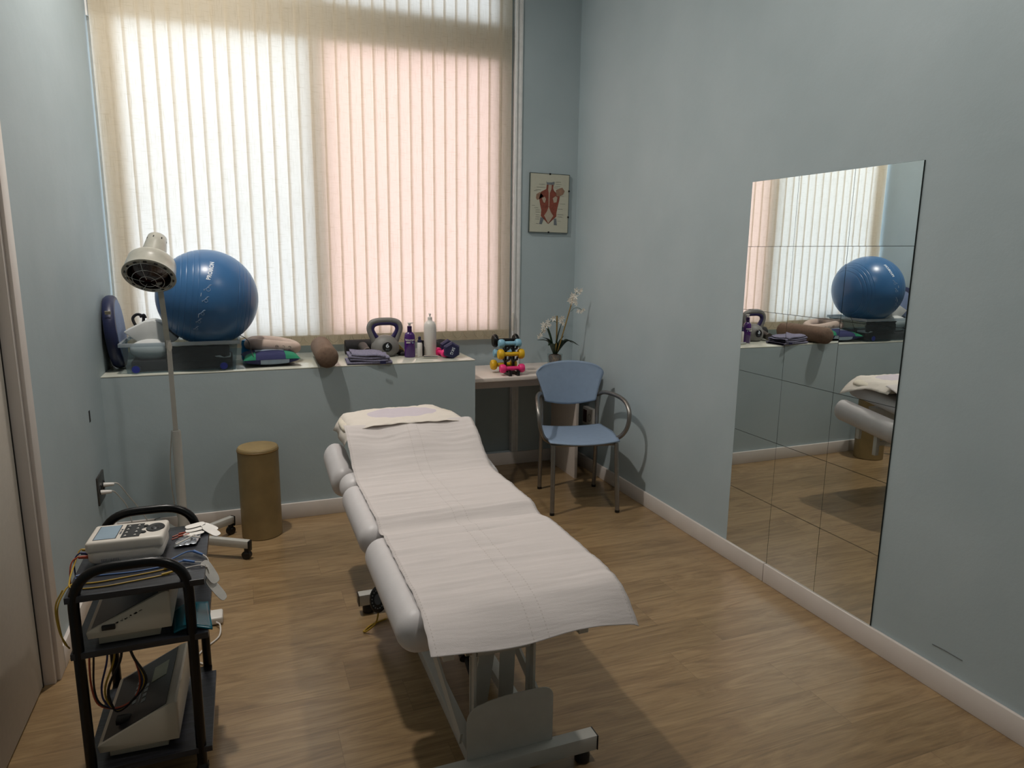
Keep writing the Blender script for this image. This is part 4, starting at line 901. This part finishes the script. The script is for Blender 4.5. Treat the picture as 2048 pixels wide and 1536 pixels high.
# kettlebell
kb = thing('kettlebell', (.835, 4.40, ZT), 'grey and purple kettlebell standing beside the towel', 'kettlebell')
kc = (.838, 4.40)
MB().lathe([(.05, 0), (.066, .004), (.086, .03), (.090, .055), (.084, .085), (.066, .112), (.042, .128), (.02, .134), (.001, .135)], TR(kc[0], kc[1], ZT), 40, sy=.82).build('body', GREYP, kb)
hp = [(-.06, .07), (-.082, .125), (-.098, .175), (-.085, .212), (-.045, .226), (0, .228), (.045, .226), (.085, .212), (.098, .175), (.082, .125), (.06, .07)]
MB().tube([(kc[0] + x, kc[1], ZT + z) for x, z in hp], .0175, 16, 6).build('handle', GREYP, kb)
ip = [(-.045, .115), (-.063, .135), (-.080, .170), (-.070, .197), (-.04, .2085), (0, .210), (.04, .2085), (.070, .197), (.080, .170), (.063, .135), (.045, .115)]
MB().tube([(kc[0] + x, kc[1], ZT + z) for x, z in ip], .0145, 12, 6).build('inner_grip', PURP, kb)
bm_ = along((kc[0], kc[1] - .0735, ZT + .066), (0, -1, .05))
MB().lathe([(.001, .003), (.028, .003), (.031, .0), (.031, -.014)], bm_, 32).build('badge', BLK, kb)
MB().lathe([(.031, -.002), (.036, -.004), (.037, -.016)], bm_, 32, cap=False).build('badge_ring', GREYP, kb)
text_mb('6', .036, .0006, lambda v: Vector((kc[0] + v.x * 1.25, kc[1] - .0775 - v.z, ZT + .074 + v.y)), .0008).build('lettering', PRINTW, kb, smooth=False)
text_mb('KG', .014, .0005, lambda v: Vector((kc[0] + v.x * 1.2, kc[1] - .0775 - v.z, ZT + .050 + v.y)), .0002).build('lettering', GREYINK, kb, smooth=False)
# elastic bands behind
tag(MB().strip([(.905, 4.50, ZT + .075), (.93, 4.46, ZT + .05), (.96, 4.42, ZT + .012)], .035, .004, up=(.3, 1, .3), smooth=4).strip([(.93, 4.44, ZT + .03), (.95, 4.40, ZT + .006), (.975, 4.38, ZT + .004)], .02, .003, smooth=3).build('resistance_band', TAN, origin=(.93, 4.45, ZT)), 'tan elastic exercise band crumpled beside the kettlebell', 'exercise band')
tag(MB().ball((.935, 4.43, ZT + .017), .035, .03, .017, 10).ball((.95, 4.38, ZT + .012), .022, .02, .012, 8).build('black_pouch', BLKF, origin=(.935, 4.42, ZT)), 'small black pouch behind the purple bottle', 'pouch')
# purple bottle
pb = thing('purple_bottle', (.975, 4.30, ZT), 'purple massage cream pump bottle with white lettering', 'bottle')
bt = TR(.975, 4.30, ZT) @ RZ(-8)
MB().lathe([(.03, 0), (.034, .004), (.034, .125), (.032, .142), (.024, .156), (.014, .161), (.013, .163)], bt, 32, sy=.72).build('body', PURB, pb)
MB().lathe([(.0145, .161), (.0145, .196), (.012, .198), (.001, .198)], bt, 24).build('collar', mat('pump_purple', '2c0f45', .35), pb)
MB().lathe([(.008, .197), (.008, .212), (.012, .213), (.012, .219), (.001, .220)], bt, 16).box(0, .022, -.004, .004, .213, .219, bt, bev=.001).build('pump', WHITEP, pb)
text_mb('fisiocrem', .0175, .0004, lambda v: bt @ Vector((.036 * sin(v.x / .036), -.0255 * cos(v.x / .036) - .0006 - v.z, .112 + v.y)), .0003).build('lettering', WHITEP, pb, smooth=False)
MB().box(-.024, .002, -.0262, -.0235, .092, .097, bt).box(-.022, .016, -.0262, -.0235, .101, .1018, bt).build('label_bar', WHITEP, pb, smooth=False)
mb = MB()
for k, (x0, x1, z) in enumerate([(.012, .022, .098), (.010, .022, .094), (.013, .022, .090), (-.012, -.002, .014)]): mb.box(x0, x1, -.0245 + abs(x0) * .12, -.0225 + abs(x0) * .2, z, z + .0015, bt)
mb.build('label_text', PRINTB, pb, smooth=False)
# small spray bottle
sb = thing('spray_bottle', (1.035, 4.285, ZT), 'small white spray bottle with black cap between purple and white bottles', 'bottle')
MB().lathe([(.014, 0), (.0165, .003), (.0165, .085), (.012, .094), (.010, .096)], TR(1.035, 4.285, ZT), 24).build('body', WHITEP, sb)
MB().lathe([(.0125, .094), (.0135, .096), (.0135, .108), (.009, .111), (.009, .128), (.006, .131), (.001, .131)], TR(1.035, 4.285, ZT), 20).build('cap', NAVYD, sb)
kbt = thing('small_black_bottle', (1.07, 4.33, ZT), 'slim black bottle half hidden by the large white bottle', 'bottle')
MB().lathe([(.015, 0), (.018, .004), (.018, .06), (.012, .07), (.012, .10), (.001, .102)], TR(1.068, 4.335, ZT), 20).build('body', BLK, kbt)
# big white bottle
wbt = thing('white_bottle', (1.112, 4.32, ZT), 'tall white squeeze bottle with push-pull cap', 'bottle')
MB().lathe([(.036, 0), (.040, .005), (.040, .185), (.037, .205), (.028, .220), (.016, .227), (.015, .229)], TR(1.112, 4.32, ZT), 36).build('body', WHITEP, wbt)
MB().lathe([(.0145, .226), (.0145, .248), (.011, .251), (.005, .252), (.005, .262), (.009, .266), (.007, .272), (.001, .273)], TR(1.112, 4.32, ZT), 24).build('cap', WHITEP, wbt)
tag(MB().ball((1.235, 4.52, ZT + .04), .07, .05, .04, 12).build('black_wrist_weight', BLKF, origin=(1.235, 4.52, ZT)), 'black padded weight behind the white bottle and dumbbells', 'weight')
# metal tool
mtl = thing('massage_tool', (1.09, 4.215, ZT), 'chrome massage tool lying in front of the white bottle', 'tool')
MB().tube([(1.045, 4.223, ZT + .010), (1.13, 4.205, ZT + .010)], .0098, 20).build('roller', CHROME, mtl)
MB().tube([(.992, 4.235, ZT + .004), (1.045, 4.225, ZT + .011)], [.002, .004], 8).tube([(1.13, 4.206, ZT + .011), (1.165, 4.20, ZT + .005), (1.20, 4.195, ZT + .004)], [.005, .002], 8).build('rod', CHROME, mtl)
# loose dumbbells
def dumbbell(name, lab, m, L, hr, hl, gr, hexa=False, grp=None, oct_=8, txt=None):
    """local: axis along x, centred, resting height handled by caller"""
    t = thing(name, (0, 0, 0), lab, 'dumbbell', grp, rz=None)
    X = along((0, 0, 0), (1, 0, 0)); n = 6 if hexa else 28
    rot = RZ(30 if hexa else 0)
    for s in (-1, 1):
        c = s * (L / 2 - hl / 2); e = hl * .22
        mb = MB(); pr = [(hr * .80, -hl / 2), (hr * .97, -hl / 2 + e), (hr, -hl / 2 + e * 1.6), (hr, hl / 2 - e * 1.6), (hr * .97, hl / 2 - e), (hr * .80, hl / 2)]
        mb.lathe(pr, TR(c, 0, 0) @ X @ rot, n); mb.build('head', m, t, angle=35)
    MB().tube([(-L / 2 + hl * .8, 0, 0), (-L / 4, 0, 0), (0, 0, 0), (L / 4, 0, 0), (L / 2 - hl * .8, 0, 0)], [gr * .85, gr, gr * 1.08, gr, gr * .85], 16).build('grip', m, t)
    return t
hx = dumbbell('hex_dumbbell', 'navy hexagonal 5 kg dumbbell at the right end of the ledge', NAVYD, .19, .056, .055, .016, True)
hx.location = (1.222, 4.255, ZT + .0486); hx.rotation_euler = (0, 0, R(-95))
# 5KG on the near face (local +x face)
text_mb('5KG', .026, .0006, lambda v: Vector((.0955 + v.z, v.x * cos(R(-112)) - v.y * sin(R(-112)), v.x * sin(R(-112)) + v.y * cos(R(-112)))), .0002).build('lettering', PRINTW, hx, smooth=False)
pk = dumbbell('small_dumbbell', 'small pink dumbbell lying beside the white bottle', PINK, .135, .027, .032, .012)
pk.location = (1.170, 4.262, ZT + .027); pk.rotation_euler = (0, 0, R(-80))
MB().box(.0676, .068, -.006, .006, -.0012, .0012).box(.0676, .068, -.004, .004, .003, .0042).build('lettering', PRINTW, pk, smooth=False)

# ================================================================== DUMBBELL RACK
rk = thing('dumbbell_rack', (1.64, 4.26, .755), 'black plastic two-sided rack holding coloured dumbbells on the table', 'rack')
ZR = .755
mb = MB()
for x in (1.612, 1.668):
    mb.strip([(x, 4.18, ZR + .004), (x, 4.24, ZR + .012), (x, 4.30, ZR + .012), (x, 4.37, ZR + .004)], .016, .016, up=(0, 0, 1))
    mb.box(x - .009, x + .009, 4.172, 4.192, ZR, ZR + .035).box(x - .009, x + .009, 4.35, 4.37, ZR, ZR + .035)
    mb.strip([(x, 4.275, ZR + .01), (x, 4.278, ZR + .20)], .014, .022, up=(0, 1, 0))
    for z, yf in ((.026, 4.212), (.112, 4.222), (.183, 4.230)):
        for s, yy in ((1, yf), (-1, 2 * 4.275 - yf)):
            mb.strip([(x, 4.275, ZR + z - .03), (x, yy + .004 * s, ZR + z - .012), (x, yy - .018 * s, ZR + z - .004), (x, yy - .022 * s, ZR + z + .012)], .012, .010, up=(1, 0, 0), smooth=3)
mb.box(1.605, 1.675, 4.268, 4.282, ZR + .02, ZR + .05).box(1.605, 1.675, 4.268, 4.282, ZR + .12, ZR + .14).box(1.605, 1.675, 4.268, 4.282, ZR + .18, ZR + .2)
mb.build('frame', BLK, rk, angle=30)
G = 'dumbbells on the black rack'
for nm, m, lab, y, z, hr, dx, L in (('pink', PINK, 'pink dumbbell on the lowest front tier of the rack', 4.212, .798, .029, 0, .165), ('yellow', YEL, 'yellow dumbbell on the middle front tier of the rack', 4.222, .892, .034, -.006, .175), ('blue', LBLU, 'light blue dumbbell on the upper front tier of the rack', 4.230, .962, .0285, -.012, .15),
        ('yellow', YEL, 'yellow dumbbell low on the back side of the rack', 4.335, .806, .034, -.015, .175), ('blue', LBLU, 'light blue dumbbell half way up the back of the rack', 4.330, .884, .0285, -.012, .15), ('black', BLKM, 'black dumbbell on the top back tier of the rack', 4.335, .968, .044, -.004, .175)):
    d = dumbbell('rack_dumbbell', lab, m, L, hr, .037 if nm != 'black' else .032, .0135, grp=G); d.location = (1.637 + dx, y, z + .003); d.rotation_euler = (R(12), 0, R(-4))

# ================================================================== ORCHID
orc = thing('potted_orchid', (2.045, 4.43, .755), 'artificial white orchid in a clear glass pot on the table', 'plant')
pcx, pcy = 2.045, 4.43
MB().lathe([(.046, 0), (.050, .004), (.052, .05), (.055, .095), (.0535, .095), (.0505, .05), (.047, .012), (.001, .012), (.001, 0)], TR(pcx, pcy, .755), 32, cap=False).build('pot', GLASS, orc)
MB().lathe([(.02, .014), (.034, .02), (.043, .045), (.046, .075), (.042, .088), (.02, .094), (.001, .095)], TR(pcx, pcy, .755), 28).build('root_ball', SOIL, orc)
mb = MB()
for k in range(26):
    a = random.uniform(-2.6, -.5); r0 = .044; x, y = pcx + cos(a) * r0 * .9, pcy + sin(a) * r0 * .9
    q = [(pcx + cos(a + .5 * random.uniform(-1, 1)) * .040, pcy + sin(a) * .040, .755 + .09)]
    aa = a
    for j in range(1, 5):
        aa += random.uniform(-.35, .35); rr = .0455 - .002 * j * (j > 2); q.append((pcx + cos(aa) * rr, pcy + sin(aa) * rr, .755 + .09 - .018 * j))
    mb.tube(q, .0009, 5, 3)
mb.build('roots', ROOT, orc)
base = Vector((pcx, pcy, .84))
def leaf(tip, mid, w):
    pts = crom([base, Vector(mid), Vector(tip)], 7); mb = MB(); n = len(pts); vs = []; fs = []
    for i, p in enumerate(pts):
        t = i / (n - 1); d = (pts[min(n - 1, i + 1)] - pts[max(0, i - 1)]).normalized(); s = d.cross(Vector((0, 0, 1))); s = s.normalized() if s.length > .1 else Vector((1, 0, 0))
        ww = w * 1.7 * (sin(pi * min(1, t * .9 + .12)) ** .7) * (1 if t < .98 else .1); nn_ = s.cross(d)
        vs += [p - s * ww, p - nn_ * ww * .35, p + s * ww]
    for i in range(n - 1):
        a = i * 3; fs += [[a, a + 1, a + 4, a + 3], [a + 1, a + 2, a + 5, a + 4]]
    mb.add(vs, fs).build('leaf', LEAF, orc, angle=0, solid=.001)
for tip, mid, w in [((1.895, 4.41, .957), (1.985, 4.42, .945), .011), ((1.935, 4.40, .975), (1.99, 4.41, .95), .012), ((2.225, 4.41, .905), (2.13, 4.41, .945), .012), ((2.17, 4.39, .925), (2.11, 4.41, .95), .013), ((1.962, 4.42, 1.075), (2.005, 4.43, .98), .010), ((2.085, 4.41, 1.08), (2.055, 4.42, .97), .012), ((2.115, 4.44, .975), (2.08, 4.44, .93), .009), ((1.96, 4.36, .92), (2.0, 4.39, .93), .010), ((2.14, 4.45, .93), (2.1, 4.44, .94), .012)]: leaf(tip, mid, w)
def stem(pts, r, m=STEM):
    MB().tube(pts, r, 8, 6).build('stem', m, orc)
stem([(2.045, 4.43, .85), (2.05, 4.42, .95), (2.045, 4.41, 1.12)], .0055); stem([(2.06, 4.43, .85), (2.09, 4.40, 1.0), (2.135, 4.38, 1.19), (2.142, 4.375, 1.23)], .0045)
stem([(2.142, 4.375, 1.22), (2.15, 4.37, 1.25), (2.175, 4.36, 1.29)], .002, STEMG); stem([(2.045, 4.41, 1.075), (2.00, 4.40, 1.085), (1.95, 4.38, 1.06), (1.905, 4.37, .99)], .0018, STEMG); stem([(2.135, 4.38, 1.15), (2.16, 4.37, 1.175), (2.19, 4.36, 1.175), (2.215, 4.35, 1.155)], .0015, STEMG)
def flower(c, s):
    mb = MB(); s *= 1.3; c = Vector(c); ph = random.uniform(0, 6)
    for k in range(6):
        a = ph + 2 * pi * k / 6; dr = Vector((cos(a), random.uniform(-.7, .2), sin(a))).normalized(); tip = c + dr * s * random.uniform(.8, 1.2); side = dr.cross(Vector((0, -1, 0))); side = side.normalized() if side.length > .05 else Vector((1, 0, 0))
        m_ = c + dr * s * .5 + Vector((0, -.003, 0)); w = s * .17
        mb.add([c, m_ - side * w, tip, m_ + side * w], [[0, 1, 2, 3]])
    mb.build('flower', PETAL, orc, smooth=False, solid=.0008)
for c, s in [((2.160, 4.36, 1.298), .018), ((2.185, 4.355, 1.285), .016), ((2.195, 4.35, 1.30), .014), ((2.135, 4.37, 1.262), .022), ((2.15, 4.36, 1.258), .022), ((2.12, 4.375, 1.232), .020), ((2.135, 4.37, 1.222), .022), ((2.155, 4.36, 1.225), .020), ((2.165, 4.36, 1.205), .016), ((2.215, 4.35, 1.165), .015), ((2.20, 4.355, 1.15), .014), ((2.18, 4.36, 1.155), .014),
             ((2.01, 4.40, 1.105), .020), ((2.065, 4.40, 1.085), .022), ((2.075, 4.395, 1.105), .022), ((2.085, 4.40, 1.065), .014), ((1.965, 4.39, 1.082), .017), ((1.93, 4.38, 1.065), .020), ((1.945, 4.38, 1.055), .019), ((1.925, 4.375, 1.035), .017), ((1.98, 4.39, 1.06), .015), ((1.905, 4.37, .995), .016), ((1.89, 4.37, .98), .014), ((1.935, 4.38, 1.02), .016)]: flower(c, s)

for o in bpy.data.objects:
    if '_o' in o.keys(): del o['_o']
